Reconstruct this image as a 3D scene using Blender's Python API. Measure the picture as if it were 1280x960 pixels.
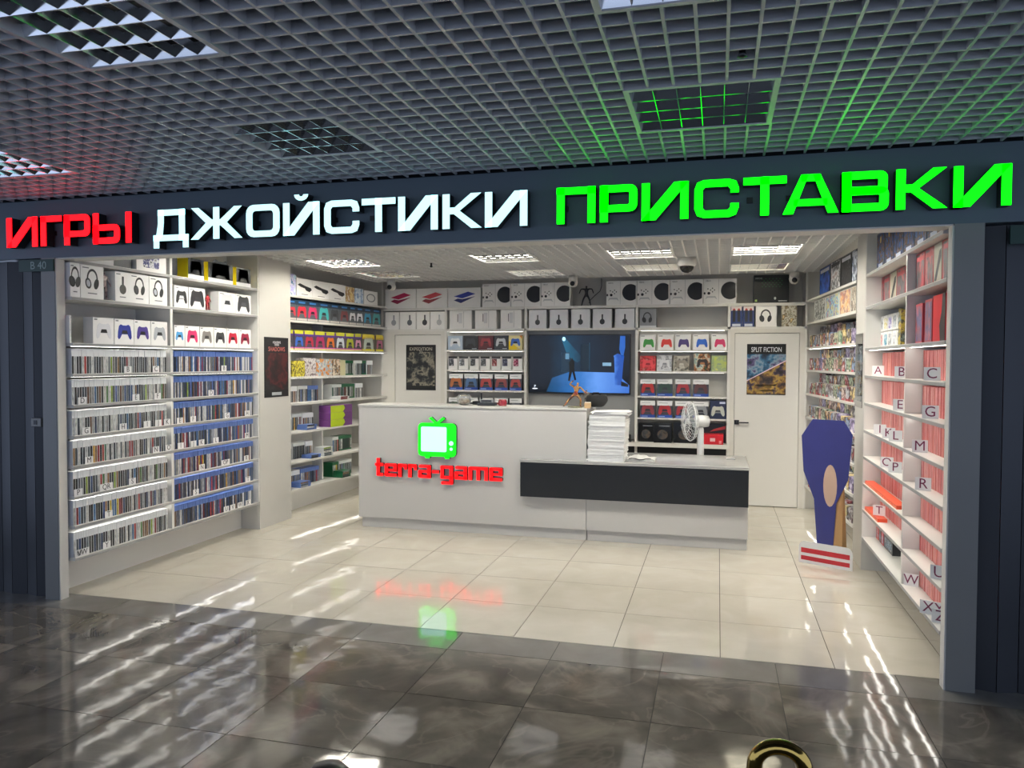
import bpy, bmesh, math, random
from mathutils import Vector, Matrix
random.seed(7)
PI = math.pi
for o in list(bpy.data.objects): bpy.data.objects.remove(o, do_unlink=True)
scn = bpy.context.scene
COL = scn.collection

# ------------------------------------------------------------------ camera
FPX, YAW, PITCH, ROLL, CAMH = 967.634, -0.259963, -0.0299023, 0.0036727, 1.657
def _axes():
    f = Vector((math.sin(YAW)*math.cos(PITCH), math.cos(YAW)*math.cos(PITCH), math.sin(PITCH)))
    r = Vector((math.cos(YAW), -math.sin(YAW), 0)); u = r.cross(f)
    c, s = math.cos(ROLL), math.sin(ROLL)
    return c*r + s*u, -s*r + c*u, f
AR, AU, AF = _axes()
cd = bpy.data.cameras.new('camera'); cam = bpy.data.objects.new('camera', cd); COL.objects.link(cam)
cd.sensor_width = 36; cd.lens = FPX/1280*36; cd.clip_start = 0.02; cd.clip_end = 100
cam.matrix_world = Matrix(((AR.x, AU.x, -AF.x, 0), (AR.y, AU.y, -AF.y, 0), (AR.z, AU.z, -AF.z, CAMH), (0, 0, 0, 1)))
scn.camera = cam

# ------------------------------------------------------------------ world + exposure
w = bpy.data.worlds.new('world'); scn.world = w; w.use_nodes = True
w.node_tree.nodes['Background'].inputs[0].default_value = (0.60, 0.72, 1.0, 1)
w.node_tree.nodes['Background'].inputs[1].default_value = 1.0
scn.view_settings.view_transform = 'Standard'; scn.view_settings.look = 'None'
scn.view_settings.gamma = 1; scn.view_settings.use_curve_mapping = False
scn.view_settings.exposure = 0.33
LED, TUBE = 9.0, 90.0        # strength of the shelf light strips and of the lit ceiling tubes

# ------------------------------------------------------------------ pixel -> place helpers (image 1280 x 960)
def ray(x, y): return AR*((x-640)/FPX) - AU*((y-480)/FPX) + AF
def onX(x, y, X): d = ray(x, y); return d*(X/d.x) + Vector((0, 0, CAMH))
def onY(x, y, Y): d = ray(x, y); return d*(Y/d.y) + Vector((0, 0, CAMH))
def onZ(x, y, Z): d = ray(x, y); return d*((Z-CAMH)/d.z) + Vector((0, 0, CAMH))

# ------------------------------------------------------------------ materials
MATS = {}
def lin(c):
    if isinstance(c, str): c = [int(c[i:i+2], 16) for i in (0, 2, 4)]
    return tuple((v/255/12.92 if v/255 <= .04045 else ((v/255+.055)/1.055)**2.4) for v in c)
def new_mat(name):
    m = bpy.data.materials.new(name); m.use_nodes = True
    return m, m.node_tree, m.node_tree.nodes['Principled BSDF']
def mat(name, col, rough=.5, metal=0., var=.06, scale=9., coat=0., trans=0., spec=None):
    if name in MATS: return MATS[name]
    m, nt, b = new_mat(name); c = lin(col)
    b.inputs['Roughness'].default_value = rough; b.inputs['Metallic'].default_value = metal
    b.inputs['Coat Weight'].default_value = coat; b.inputs['Transmission Weight'].default_value = trans
    if spec is not None: b.inputs['Specular IOR Level'].default_value = spec
    n = nt.nodes.new('ShaderNodeTexNoise'); n.inputs['Scale'].default_value = scale
    t = nt.nodes.new('ShaderNodeTexCoord'); nt.links.new(t.outputs['Object'], n.inputs['Vector'])
    r = nt.nodes.new('ShaderNodeMix'); r.data_type = 'RGBA'
    r.inputs['A'].default_value = (*[v*(1-var) for v in c], 1); r.inputs['B'].default_value = (*[min(1, v*(1+var)) for v in c], 1)
    nt.links.new(n.outputs['Fac'], r.inputs['Factor']); nt.links.new(r.outputs['Result'], b.inputs['Base Color'])
    MATS[name] = m; return m
def C(col, rough=.5, **k):           # a plain coloured material keyed by its hex colour
    return mat('paint_%s_%d' % (col, int(rough*100)), col, rough, **k)
def emit(name, rgb, strength):
    if name in MATS: return MATS[name]
    m, nt, b = new_mat(name)
    b.inputs['Base Color'].default_value = (*[min(1, v)*.8 for v in rgb], 1); b.inputs['Emission Color'].default_value = (*rgb, 1)
    b.inputs['Emission Strength'].default_value = strength; MATS[name] = m; return m
def art(name, cols, scale=14., rough=.6, stretch=(1, 1, 1)):   # blurred printed picture: patches of a palette
    if name in MATS: return MATS[name]
    m, nt, b = new_mat(name); L = nt.links.new; N = nt.nodes.new
    t = N('ShaderNodeTexCoord'); oi = N('ShaderNodeObjectInfo'); mp = N('ShaderNodeMapping'); mp.inputs['Scale'].default_value = stretch
    ad = N('ShaderNodeVectorMath'); ad.operation = 'ADD'; mu = N('ShaderNodeMath'); mu.operation = 'MULTIPLY'; mu.inputs[1].default_value = 37.
    L(oi.outputs['Random'], mu.inputs[0]); L(t.outputs['Object'], mp.inputs[0]); L(mp.outputs[0], ad.inputs[0]); L(mu.outputs[0], ad.inputs[1])
    n = N('ShaderNodeTexNoise'); n.inputs['Scale'].default_value = scale; n.inputs['Detail'].default_value = 3.; n.inputs['Roughness'].default_value = .6
    L(ad.outputs[0], n.inputs['Vector'])
    r = N('ShaderNodeValToRGB'); cr = r.color_ramp; cr.interpolation = 'LINEAR'
    k = len(cols)
    while len(cr.elements) < k: cr.elements.new(.5)
    for i, c in enumerate(cols): cr.elements[i].position = .32 + .36*i/max(1, k-1); cr.elements[i].color = (*lin(c), 1)
    L(n.outputs['Fac'], r.inputs[0]); L(r.outputs[0], b.inputs['Base Color']); b.inputs['Roughness'].default_value = rough
    MATS[name] = m; return m
def objcol(name, rough=.4, amt=.55, scale=60., stretch=(1, 1, 1)):   # printed spine: the object's own colour, mottled
    if name in MATS: return MATS[name]
    m, nt, b = new_mat(name); L = nt.links.new; N = nt.nodes.new
    oi = N('ShaderNodeObjectInfo'); t = N('ShaderNodeTexCoord'); mp = N('ShaderNodeMapping'); mp.inputs['Scale'].default_value = stretch
    ad = N('ShaderNodeVectorMath'); ad.operation = 'ADD'; mu = N('ShaderNodeMath'); mu.operation = 'MULTIPLY'; mu.inputs[1].default_value = 91.
    L(oi.outputs['Random'], mu.inputs[0]); L(t.outputs['Object'], mp.inputs[0]); L(mp.outputs[0], ad.inputs[0]); L(mu.outputs[0], ad.inputs[1])
    n = N('ShaderNodeTexNoise'); n.inputs['Scale'].default_value = scale; n.inputs['Detail'].default_value = 2.; L(ad.outputs[0], n.inputs['Vector'])
    r = N('ShaderNodeValToRGB'); r.color_ramp.elements[0].position = .35; r.color_ramp.elements[1].position = .72
    r.color_ramp.elements[0].color = (1, 1, 1, 1); r.color_ramp.elements[1].color = (1-amt*.6,)*3 + (1,)
    mx = N('ShaderNodeMix'); mx.data_type = 'RGBA'; mx.blend_type = 'MULTIPLY'; mx.inputs['Factor'].default_value = 1
    L(n.outputs['Fac'], r.inputs[0]); L(oi.outputs['Color'], mx.inputs['A']); L(r.outputs[0], mx.inputs['B']); L(mx.outputs['Result'], b.inputs['Base Color'])
    b.inputs['Roughness'].default_value = rough; MATS[name] = m; return m

def stone(name, dark, mid, light, vein, rough, bump):
    m, nt, b = new_mat(name); L = nt.links.new; N = nt.nodes.new
    t = N('ShaderNodeTexCoord'); oi = N('ShaderNodeObjectInfo')
    ad = N('ShaderNodeVectorMath'); ad.operation = 'ADD'; mu = N('ShaderNodeMath'); mu.operation = 'MULTIPLY'; mu.inputs[1].default_value = 23.
    L(oi.outputs['Random'], mu.inputs[0]); L(t.outputs['Object'], ad.inputs[0]); L(mu.outputs[0], ad.inputs[1])
    n = N('ShaderNodeTexNoise'); n.inputs['Scale'].default_value = 3.2; n.inputs['Detail'].default_value = 7.; n.inputs['Distortion'].default_value = .7; L(ad.outputs[0], n.inputs['Vector'])
    r = N('ShaderNodeValToRGB'); cr = r.color_ramp; cr.elements.new(.5)
    for e, (p, c) in zip(cr.elements, ((.3, dark), (.5, mid), (.72, light))): e.position = p; e.color = (*lin(c), 1)
    L(n.outputs['Fac'], r.inputs[0])
    n2 = N('ShaderNodeTexNoise'); n2.inputs['Scale'].default_value = 1.7; n2.inputs['Detail'].default_value = 5.; n2.inputs['Distortion'].default_value = .9; L(ad.outputs[0], n2.inputs['Vector'])
    s = N('ShaderNodeMath'); s.operation = 'SUBTRACT'; s.inputs[1].default_value = .5; L(n2.outputs['Fac'], s.inputs[0])
    a = N('ShaderNodeMath'); a.operation = 'ABSOLUTE'; L(s.outputs[0], a.inputs[0])
    vr = N('ShaderNodeValToRGB'); vr.color_ramp.elements[0].color = (vein, vein, vein, 1); vr.color_ramp.elements[1].color = (0, 0, 0, 1); vr.color_ramp.elements[1].position = .018; L(a.outputs[0], vr.inputs[0])
    mx = N('ShaderNodeMix'); mx.data_type = 'RGBA'; mx.inputs['B'].default_value = (*lin(light), 1)
    L(vr.outputs[0], mx.inputs['Factor']); L(r.outputs[0], mx.inputs['A']); L(mx.outputs['Result'], b.inputs['Base Color'])
    b.inputs['Roughness'].default_value = rough
    nb = N('ShaderNodeTexNoise'); nb.inputs['Scale'].default_value = 6.; nb.inputs['Detail'].default_value = 1.; L(ad.outputs[0], nb.inputs['Vector'])
    bp = N('ShaderNodeBump'); bp.inputs['Strength'].default_value = bump; bp.inputs['Distance'].default_value = .01; L(nb.outputs['Fac'], bp.inputs['Height']); L(bp.outputs['Normal'], b.inputs['Normal'])
    MATS[name] = m; return m

WHITE = mat('white_laminate', 'dcdad4', .38, var=.02, scale=2.)
WALLW = mat('white_wall_paint', 'd6d3cb', .6, var=.03, scale=2.)
GREYP = mat('grey_wall_panel', '8f9191', .5, var=.03, scale=2.)
FASC = mat('slate_fascia_paint', '55626c', .42, var=.05, scale=1.5)
JAMB = mat('grey_metal_jamb', '7d7c77', .45, metal=.2, var=.05, scale=3.)
SHUT = mat('dark_shutter_steel', '34363a', .45, metal=.3, var=.08, scale=4.)
SLAT = mat('grey_aluminium_slat', 'b4b6ba', .42, metal=.15, var=.04, scale=3.)
SLATW = mat('white_aluminium_slat', 'e6e5e0', .42, var=.04, scale=3.)
PLEN = mat('dark_plenum', '1c1e22', .9, var=.2, scale=2.)
MIRR = mat('mirror_louvre', 'dcdee0', .14, metal=1., var=.05, scale=8.)
BLACK = mat('black_plastic', '141517', .35, var=.2)
MALLT = stone('grey_marble_tile', '4a4641', '5f5a53', '857d72', .32, .07, .15)
CUTT = stone('plain_grey_tile', '65625d', '6e6b66', '797670', .1, .07, .14)
SHOPT = stone('beige_polished_tile', 'c0baac', 'c5bfb1', 'cac5b9', .06, .06, .15)
GROUT = mat('dark_grout', '2c2a27', .9)
LEDM = emit('cool_light_strip', (1., .97, .90), LED)
LEDB = emit('soft_light_strip', (1., .97, .90), LED*.75)
TUBEM = emit('lit_tube_white', (1., .97, .92), TUBE)
TUBEW = emit('lit_tube_warm', (1., .93, .72), TUBE*.10)
TUBED = emit('dim_tube', (1., .96, .9), TUBE*.025)
TUBEL = emit('soft_lit_tube', (1., .97, .92), TUBE*.035)
TUBEF = emit('added_fill_tube', (1., .97, .90), TUBE*.8)  # tubes of the unseen lamps added behind the fascia
TUBES = emit('side_lit_tube', (1., .95, .84), TUBE*.8)
TUBEP = emit('pale_lit_tube', (1., .96, .88), TUBE*.15)
TUBEO = mat('unlit_tube', 'd0d4d8', .3)

# ------------------------------------------------------------------ mesh helpers
CACHE = {}
def link(name, me, parent=None, loc=(0, 0, 0), rz=0.):
    o = bpy.data.objects.new(name, me); COL.objects.link(o); o.location = loc
    if rz: o.rotation_euler = (0, 0, rz)
    if parent: o.parent = parent
    return o
def tag(o, label, cat, group=None, kind=None):
    o['label'] = label; o['category'] = cat
    if group: o['group'] = group
    if kind: o['kind'] = kind
    return o
def empty(name, loc, label=None, cat=None, rz=0., group=None):
    o = bpy.data.objects.new(name, None); COL.objects.link(o); o.location = loc; o.rotation_euler = (0, 0, rz); o.empty_display_size = .05
    if label: tag(o, label, cat, group)
    return o
def struct(o): o['kind'] = 'structure'; return o
def box_mesh(x0, x1, y0, y1, z0, z1, m, bev=0.):
    key = ('box', tuple(round(v, 5) for v in (x0, x1, y0, y1, z0, z1)), m.name, bev)
    if key in CACHE: return CACHE[key]
    bm = bmesh.new(); bmesh.ops.create_cube(bm, size=1)
    for v in bm.verts: v.co = ((x0+x1)/2 + v.co.x*(x1-x0), (y0+y1)/2 + v.co.y*(y1-y0), (z0+z1)/2 + v.co.z*(z1-z0))
    if bev: bmesh.ops.bevel(bm, geom=bm.edges[:], offset=bev, segments=2, affect='EDGES', profile=.5)
    me = bpy.data.meshes.new('box'); bm.to_mesh(me); bm.free(); me.materials.append(m); CACHE[key] = me; return me
def box(name, x0, x1, y0, y1, z0, z1, m, parent=None, bev=0.):
    return link(name, box_mesh(x0, x1, y0, y1, z0, z1, m, bev), parent)
def boxc(name, w, d, h, m, parent=None, loc=(0, 0, 0), bev=0.):      # centred in x,y, base at z=0, shared mesh
    return link(name, box_mesh(-w/2, w/2, -d/2, d/2, 0, h, m, bev), parent, loc)
def pydata(name, v, f, m, smooth=False):
    me = bpy.data.meshes.new(name); me.from_pydata(v, [], f); me.update(); me.materials.append(m)
    if smooth:
        for p in me.polygons: p.use_smooth = True
    return me
def flat(loops_list, m, key=None, depth=.0006, y=-.0006):
    """2D shapes (each a list of loops: outline + holes) in x,z -> one thin plate lying on the plane y=0, towards -y."""
    if key and (key, m.name) in CACHE: return CACHE[(key, m.name)]
    V, F = [], []
    for loops in loops_list:
        cu = bpy.data.curves.new('c', 'CURVE'); cu.dimensions = '2D'; cu.fill_mode = 'BOTH'; cu.extrude = depth/2
        for lp in loops:
            s = cu.splines.new('POLY'); s.points.add(len(lp)-1); s.use_cyclic_u = True
            for p, q in zip(s.points, lp): p.co = (q[0], q[1], 0, 1)
        ob = bpy.data.objects.new('c', cu); me = bpy.data.meshes.new_from_object(ob)
        n = len(V); V += [(v.co.x, y + depth/2 - v.co.z, v.co.y) for v in me.vertices]; F += [tuple(i+n for i in p.vertices) for p in me.polygons]
        bpy.data.objects.remove(ob); bpy.data.curves.remove(cu); bpy.data.meshes.remove(me)
    me = pydata('plate', V, F, m)
    if key: CACHE[(key, m.name)] = me
    return me
def text_mesh(s, size, m, depth=.001, off=0., xs=1., align='CENTER'):
    key = ('txt', s, size, m.name, depth, off, xs, align)
    if key in CACHE: return CACHE[key]
    cu = bpy.data.curves.new('t', 'FONT'); cu.body = s; cu.size = size; cu.extrude = depth/2; cu.offset = off*size; cu.align_x = align; cu.align_y = 'CENTER'; cu.resolution_u = 3
    ob = bpy.data.objects.new('t', cu); me = bpy.data.meshes.new_from_object(ob)
    me2 = pydata('lettering', [(v.co.x*xs, -v.co.z - depth/2, v.co.y) for v in me.vertices], [tuple(p.vertices) for p in me.polygons], m)
    bpy.data.objects.remove(ob); bpy.data.curves.remove(cu); bpy.data.meshes.remove(me); CACHE[key] = me2; return me2
def prism(name, pts, z0, z1, m, parent=None):
    n = len(pts); v = [(x, y, z0) for x, y in pts] + [(x, y, z1) for x, y in pts]
    f = [tuple(range(n-1, -1, -1)), tuple(range(n, 2*n))] + [(i, (i+1) % n, n+(i+1) % n, n+i) for i in range(n)]
    return link(name, pydata(name, v, f, m), parent)
def lathe(name, prof, m, parent=None, loc=(0, 0, 0), n=20):
    v, f = [], []
    for r, z in prof:
        for i in range(n): a = 2*PI*i/n; v.append((r*math.cos(a), r*math.sin(a), z))
    for k in range(len(prof)-1):
        for i in range(n): f.append((k*n+i, k*n+(i+1) % n, (k+1)*n+(i+1) % n, (k+1)*n+i))
    f.append(tuple(range(n-1, -1, -1))); f.append(tuple((len(prof)-1)*n+i for i in range(n)))
    return link(name, pydata(name, v, f, m, True), parent, loc)
def tube(name, pts, r, m, parent=None, n=8, closed=False):
    cu = bpy.data.curves.new('c', 'CURVE'); cu.dimensions = '3D'; cu.bevel_depth = r; cu.bevel_resolution = max(1, n//4); cu.use_fill_caps = True
    s = cu.splines.new('POLY'); s.points.add(len(pts)-1); s.use_cyclic_u = closed
    for p, q in zip(s.points, pts): p.co = (*q, 1)
    ob = bpy.data.objects.new('c', cu); me = bpy.data.meshes.new_from_object(ob); bpy.data.objects.remove(ob); bpy.data.curves.remove(cu)
    me.materials.clear(); me.materials.append(m)
    for p in me.polygons: p.use_smooth = True
    return link(name, me, parent)
def rrect(x0, z0, x1, z1, r, n=4, corners=(1, 1, 1, 1)):       # corners: bl, br, tr, tl
    out = []
    for (cx, cz, a0, on) in ((x0, z0, PI, corners[0]), (x1, z0, 1.5*PI, corners[1]), (x1, z1, 0, corners[2]), (x0, z1, .5*PI, corners[3])):
        if not on: out.append((cx, cz)); continue
        ox = cx + (r if cx == x0 else -r); oz = cz + (r if cz == z0 else -r)
        out += [(ox + r*math.cos(a0+i*PI/2/n), oz + r*math.sin(a0+i*PI/2/n)) for i in range(n+1)]
    return out
def rect(x0, z0, x1, z1): return [(x0, z0), (x1, z0), (x1, z1), (x0, z1)]
def ell(cx, cz, rx, rz, n=20, a=0.):
    return [(cx + rx*math.cos(t)*math.cos(a) - rz*math.sin(t)*math.sin(a), cz + rx*math.cos(t)*math.sin(a) + rz*math.sin(t)*math.cos(a)) for t in [2*PI*i/n for i in range(n)]]
def arc(cx, cz, r0, r1, a0, a1, n=12, sx=1.):
    o = [(cx + sx*r1*math.cos(a0+(a1-a0)*i/n), cz + r1*math.sin(a0+(a1-a0)*i/n)) for i in range(n+1)]
    return o + [(cx + sx*r0*math.cos(a1+(a0-a1)*i/n), cz + r0*math.sin(a1+(a0-a1)*i/n)) for i in range(n+1)]

# ------------------------------------------------------------------ the room shell
ZB = [2.346, 2.09, 1.77, 1.555, 1.34, 1.125, .915, .70, .495, .272]     # tops of the rack boards
XL, XR, YB = -4.31, 1.12, 9.25
YF = 4.30                                                               # front of fascia and jambs

floor = struct(box('floor', -7.5, 4.5, -4, 10.2, -.10, -.004, GROUT))
def tiles(x0, x1, xs, y0, y1, ys, m, nm, ycut=None):
    for i in range(xs):
        for j in range(ys):
            a0, a1 = x0 + i*(x1-x0)/xs, x0 + (i+1)*(x1-x0)/xs; b0, b1 = y0 + j*(y1-y0)/ys, y0 + (j+1)*(y1-y0)/ys
            me = box_mesh(-(a1-a0)/2+.002, (a1-a0)/2-.002, -(b1-b0)/2+.002, (b1-b0)/2-.002, -.004, 0, m)
            link(nm, me, floor, ((a0+a1)/2, (b0+b1)/2, 0))
tiles(.03-.6*8, .03+.6*3, 11, 4.449, 4.449+.612*9, 9, SHOPT, 'floor_tile')
tiles(-.883-.602*8, -.883+.602*5, 13, 3.551-.608*4, 3.551+.608, 5, MALLT, 'marble_tile')
tiles(-.883-.602*8, -.883+.602*5, 13, 4.159, 4.449, 1, CUTT, 'threshold_tile')
struct(box('wall_left', -4.85, -4.70, 4.46, 9.9, 0, 3.1, WALLW)); struct(box('wall_right', 1.50, 1.65, 4.46, 9.9, 0, 3.1, WALLW))
struct(box('wall_front_left', -7.5, -6.4, YF, YF+.16, 0, 2.345, JAMB)); struct(box('wall_front_right', 2.9, 4.5, YF, YF+.16, 0, 2.345, JAMB))
struct(box('wall_back', -4.70, 1.50, 9.62, 9.77, 0, 3.1, WALLW))
struct(box('ceiling_slab', -7.5, 4.5, -4, 10.2, 3.1, 3.25, PLEN)); struct(box('ceiling_slab_shop', -4.7, 1.5, 4.47, 9.62, 3.06, 3.1, C('747370', .8)))
# fascia with its underside, jambs, side shutters
fas = struct(box('trim_1', -7.0, 4.2, YF, YF+.16, 2.345, 2.735, FASC))
box('soffit', -4.36, 1.125, YF+.012, YF+.16, 2.338, 2.345, WALLW, fas)
box('upstand', -7.0, 4.2, YF+.06, YF+.16, 2.735, 3.1, PLEN, fas)
jl = struct(box('trim_2', -4.475, -4.36, YF, YF+.075, 0, 2.345, JAMB)); box('inner_face', -4.36, -4.352, YF+.004, YF+.075, 0, 2.338, WALLW, jl)
jr = struct(box('trim_3', 1.128, 1.262, YF, YF+.075, 0, 2.345, JAMB)); box('inner_face', 1.120, 1.128, YF+.004, YF+.075, 0, 2.338, WALLW, jr)
def shutter(x0, x1, label):
    t = empty('folding_shutter', ((x0+x1)/2, YF+.06, 0), label, 'shutter')
    n = max(2, int(round((x1-x0)/.105))); wd = (x1-x0)/n
    for i in range(n):
        cx = x0 + (i+.5)*wd - (x0+x1)/2; d = .012 if i % 2 else -.012
        v = [(-wd/2+.002, -d-.012, 0), (wd/2-.002, d-.012, 0), (wd/2-.002, d+.012, 0), (-wd/2+.002, -d+.012, 0)]
        key = ('leaf', round(wd, 4), i % 2)
        if key not in CACHE:
            CACHE[key] = pydata('leaf', v + [(a, b, 2.335) for a, b, c in v], [(3, 2, 1, 0), (4, 5, 6, 7), (0, 1, 5, 4), (1, 2, 6, 5), (2, 3, 7, 6), (3, 0, 4, 7)], SHUT)
        link('leaf', CACHE[key], t, (cx, 0, 0))
    return t
sl = shutter(-6.4, -4.48, 'dark folding shutter leaves left of the entrance')
shutter(1.266, 2.9, 'dark folding shutter leaves right of the entrance')
lock = box('shutter_lock', -.03, .055, -.05, -.028, 1.19, 1.25, JAMB, sl, .004); lock.location.x = -4.56 - sl.location.x
box('keyhole', -.005, .022, -.053, -.05, 1.205, 1.235, BLACK, lock)
def unit_sign(x0, x1, z0, z1, txt, label):
    t = empty('unit_sign', ((x0+x1)/2, YF-.012, (z0+z1)/2), label, 'sign')
    box('plate', -(x1-x0)/2, (x1-x0)/2, 0, .012, -(z1-z0)/2, (z1-z0)/2, C('12382e', .4), t)
    if txt: link('lettering', text_mesh(txt, .075, C('8fa39c', .5)), t, (.02, 0, -.002))
unit_sign(-4.65, -4.36, 2.255, 2.335, 'B 40', 'green unit sign reading B 40 under the red letters')
unit_sign(1.37, 1.62, 2.235, 2.325, None, 'blank green unit sign at the right edge under the green letters')

# ------------------------------------------------------------------ open-cell ceilings and louvre lamps
def grid(parent, xs0, xs1, ys0, ys1, z, h, th, m, lamps, x_or, y_or):
    def cuts(lo, hi, pos, ax):
        segs = [(lo, hi)]
        for (lx, ly) in lamps:
            p0, q0 = (lx, ly) if ax == 'y' else (ly, lx)
            if p0-.001 < pos < p0+.601:
                new = []
                for a, b in segs:
                    if q0 >= b or q0+.6 <= a: new.append((a, b)); continue
                    if q0 > a: new.append((a, q0))
                    if q0+.6 < b: new.append((q0+.6, b))
                segs = new
        return [s for s in segs if s[1]-s[0] > .02]
    k = math.ceil((xs0-x_or)/.1)
    while x_or+k*.1 <= xs1:
        x = x_or+k*.1
        for a, b in cuts(ys0, ys1, x, 'y'):
            link('long_slat', box_mesh(-th/2, th/2, -(b-a)/2, (b-a)/2, 0, h, m), parent, (x, (a+b)/2, z))
        k += 1
    k = math.ceil((ys0-y_or)/.1)
    while y_or+k*.1 <= ys1:
        y = y_or+k*.1
        for a, b in cuts(xs0, xs1, y, 'x'):
            link('cross_slat', box_mesh(-(b-a)/2, (b-a)/2, -th/2, th/2, .0008, h, m), parent, ((a+b)/2, y, z))
        k += 1
def lamp(lx, ly, z, label, group, tube_m, frame_m):
    t = empty('ceiling_lamp', (lx+.3, ly+.3, z), label, 'lamp', 0, group)
    box('frame', -.3, .3, -.3, -.278, -.004, .05, frame_m, t); box('frame', -.3, .3, .278, .3, -.004, .05, frame_m, t)
    box('frame', -.3, -.278, -.278, .278, -.004, .05, frame_m, t); box('frame', .278, .3, -.278, .278, -.004, .05, frame_m, t)
    box('housing', -.3, .3, -.3, .3, .085, .095, frame_m, t)
    if 'ridge' not in CACHE:
        def vee(a, b, w0, w1, z1, m, along):      # V-shaped mirror blade with a narrow flat lower edge
            P = [(a, -w0, 0), (b, -w0, 0), (a, w0, 0), (b, w0, 0), (a, -w1, z1), (b, -w1, z1), (a, w1, z1), (b, w1, z1)]
            if along == 'y': P = [(y, x, z) for x, y, z in P]
            return pydata('blade', P, [(0, 1, 3, 2), (0, 1, 5, 4), (2, 3, 7, 6), (4, 5, 7, 6), (0, 2, 6, 4), (1, 3, 7, 5)], m)
        CACHE['ridge'] = vee(-.278, .278, .0025, .018, .036, MIRR, 'x'); CACHE['fin'] = vee(-.068, .068, .0015, .009, .032, MIRR, 'y')
        CACHE['ridge_low'] = vee(-.278, .278, .0025, .010, .016, MIRR, 'x'); CACHE['fin_low'] = vee(-.068, .068, .0015, .006, .014, MIRR, 'y')
    lo = '' if tube_m is TUBEO else '_low'; tz = .04 if tube_m is TUBEO else .019
    for i in range(5): link('louvre_ridge', CACHE['ridge'+lo], t, (0, -.278+.139*i, .001))
    for i in range(4):
        yy = -.2085+.139*i
        link('tube', box_mesh(-.27, .27, -.013, .013, tz, tz+.026, tube_m, .006), t, (0, yy, 0))
        link('reflector', box_mesh(-.278, .278, -.066, .066, .070, .073, C('5c5f64', .5) if tube_m is TUBEO else WHITE), t, (0, yy, 0))
        for j in range(5): link('louvre_fin', CACHE['fin'+lo], t, (-.1854+.0927*j, yy, .002))
    return t
ZO, ZI = 2.735, 2.65
outl = [(-4.18, 3.12), (-2.28, 3.12), (-.38, 3.12), (-2.28, 1.82), (-.38, 1.82)]
oc = struct(empty('ceiling', (0, 0, 0))); oc['label'] = 'grey open cell grid ceiling of the mall'
grid(oc, -6.6, 3.6, .72, 4.285, ZO, .055, .011, SLAT, outl, -2.28, 3.12)
names = ['over the red letters', 'over the white letters', 'over the green letters', 'large in the top left corner', 'at the top edge right of centre']
for (lx, ly), nm in zip(outl, names):
    lamp(lx, ly, ZO, 'unlit mirror louvre ceiling lamp in the mall ceiling, ' + nm, 'mall ceiling lamps', TUBEO, SLAT)
sp = empty('sprinkler', (0.07, 2.87, ZO+.02), 'small dark sprinkler head in the mall ceiling grid', 'sprinkler')
lathe('head', [(.004, -.03), (.018, -.026), (.012, -.012), (.012, .03), (.022, .034), (.022, .05)], BLACK, sp); lathe('pipe', [(.009, .05), (.009, .34)], C('55585c'), sp)
inl = [(-4.0, 6.93, 's'), (-4.0, 8.03, 'w'), (-2.3, 6.93, 'p'), (-2.3, 8.23, 'o'), (-1.0, 6.93, 'p'), (-1.0, 8.03, 'o'), (.1, 6.93, 's'), (.1, 8.23, 'y'), (-4.0, 5.43, 'f'), (-2.3, 5.43, 'f'), (-1.0, 5.43, 'f'), (.1, 5.43, 'f')]  # the front f row is added out of view to brighten the shop
ic = struct(empty('ceiling', (0, 0, 0))); ic['label'] = 'white open cell grid ceiling inside the shop'
grid(ic, -4.27, 1.07, 4.47, 9.14, ZI, .04, .012, SLATW, [(a, b) for a, b, c in inl], .1, 6.93)
inn = ['lit white near the left pillar', 'lit white at the back left', 'dim left of centre, front of two', 'dim left of centre, back of two', 'dim right of centre, front of two', 'dim right of centre, back of two',
       'lit warm at right, front of two', 'lit warm at right, back of two', 'added fill light hidden behind the red letters', 'added fill light hidden behind the white letters', 'added fill light hidden behind the sign middle', 'added fill light hidden behind the green letters']
for (lx, ly, c), nm in zip(inl, inn):
    lamp(lx, ly, ZI, 'louvre ceiling lamp inside the shop, ' + nm, 'shop ceiling lamps', {'w': TUBEL, 'o': TUBED, 'y': TUBEW, 'f': TUBEF, 's': TUBES, 'p': TUBEP}[c], SLATW)
def dome(loc, s, label, parent_drop=.0):
    t = empty('dome_camera', loc, label, 'camera')
    lathe('housing', [(.055*s, 0), (.06*s, -.01*s), (.06*s, -.045*s), (.05*s, -.055*s)][::-1], WHITE, t)
    lathe('lens_dome', [(.012*s, -.096*s), (.03*s, -.087*s), (.043*s, -.07*s), (.046*s, -.055*s)], mat('smoked_dome', '0b0b0d', .08), t)
dome((-.30, 7.63, ZI), 1.5, 'black dome camera hanging from the shop ceiling grid')
def bullet(p, label):
    t = empty('security_camera', p, label, 'camera')
    lathe('mount', [(.05, -.012), (.05, .05)], WHITE, t)
    v = lathe('ball', [(.02, -.05), (.045, -.035), (.055, 0), (.045, .035), (.02, .05)], WHITE, t, (0, 0, -.03)); v.rotation_euler = (PI/2*.8, 0, 0)
    l = lathe('lens', [(.028, 0), (.028, .012), (.02, .016)], BLACK, t, (0, -.048, -.045)); l.rotation_euler = (PI/2*1.15, 0, 0)
bullet((-3.90, 8.86, ZI-.05), 'white ball camera above the crimson console box'); bullet((-1.64, 8.92, ZI-.05), 'white ball camera left of the dark action figure'); bullet((.80, 9.08, ZI-.05), 'white ball camera right of the black console box')
tag(lathe('sprinkler', [(.004, -.05), (.016, -.044), (.01, -.03), (.01, .0), (.02, .01), (.02, .03)], BLACK, None, (-2.85, 7.48, ZI+.01)), 'tiny dark sprinkler below the shop ceiling grid', 'sprinkler')

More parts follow.
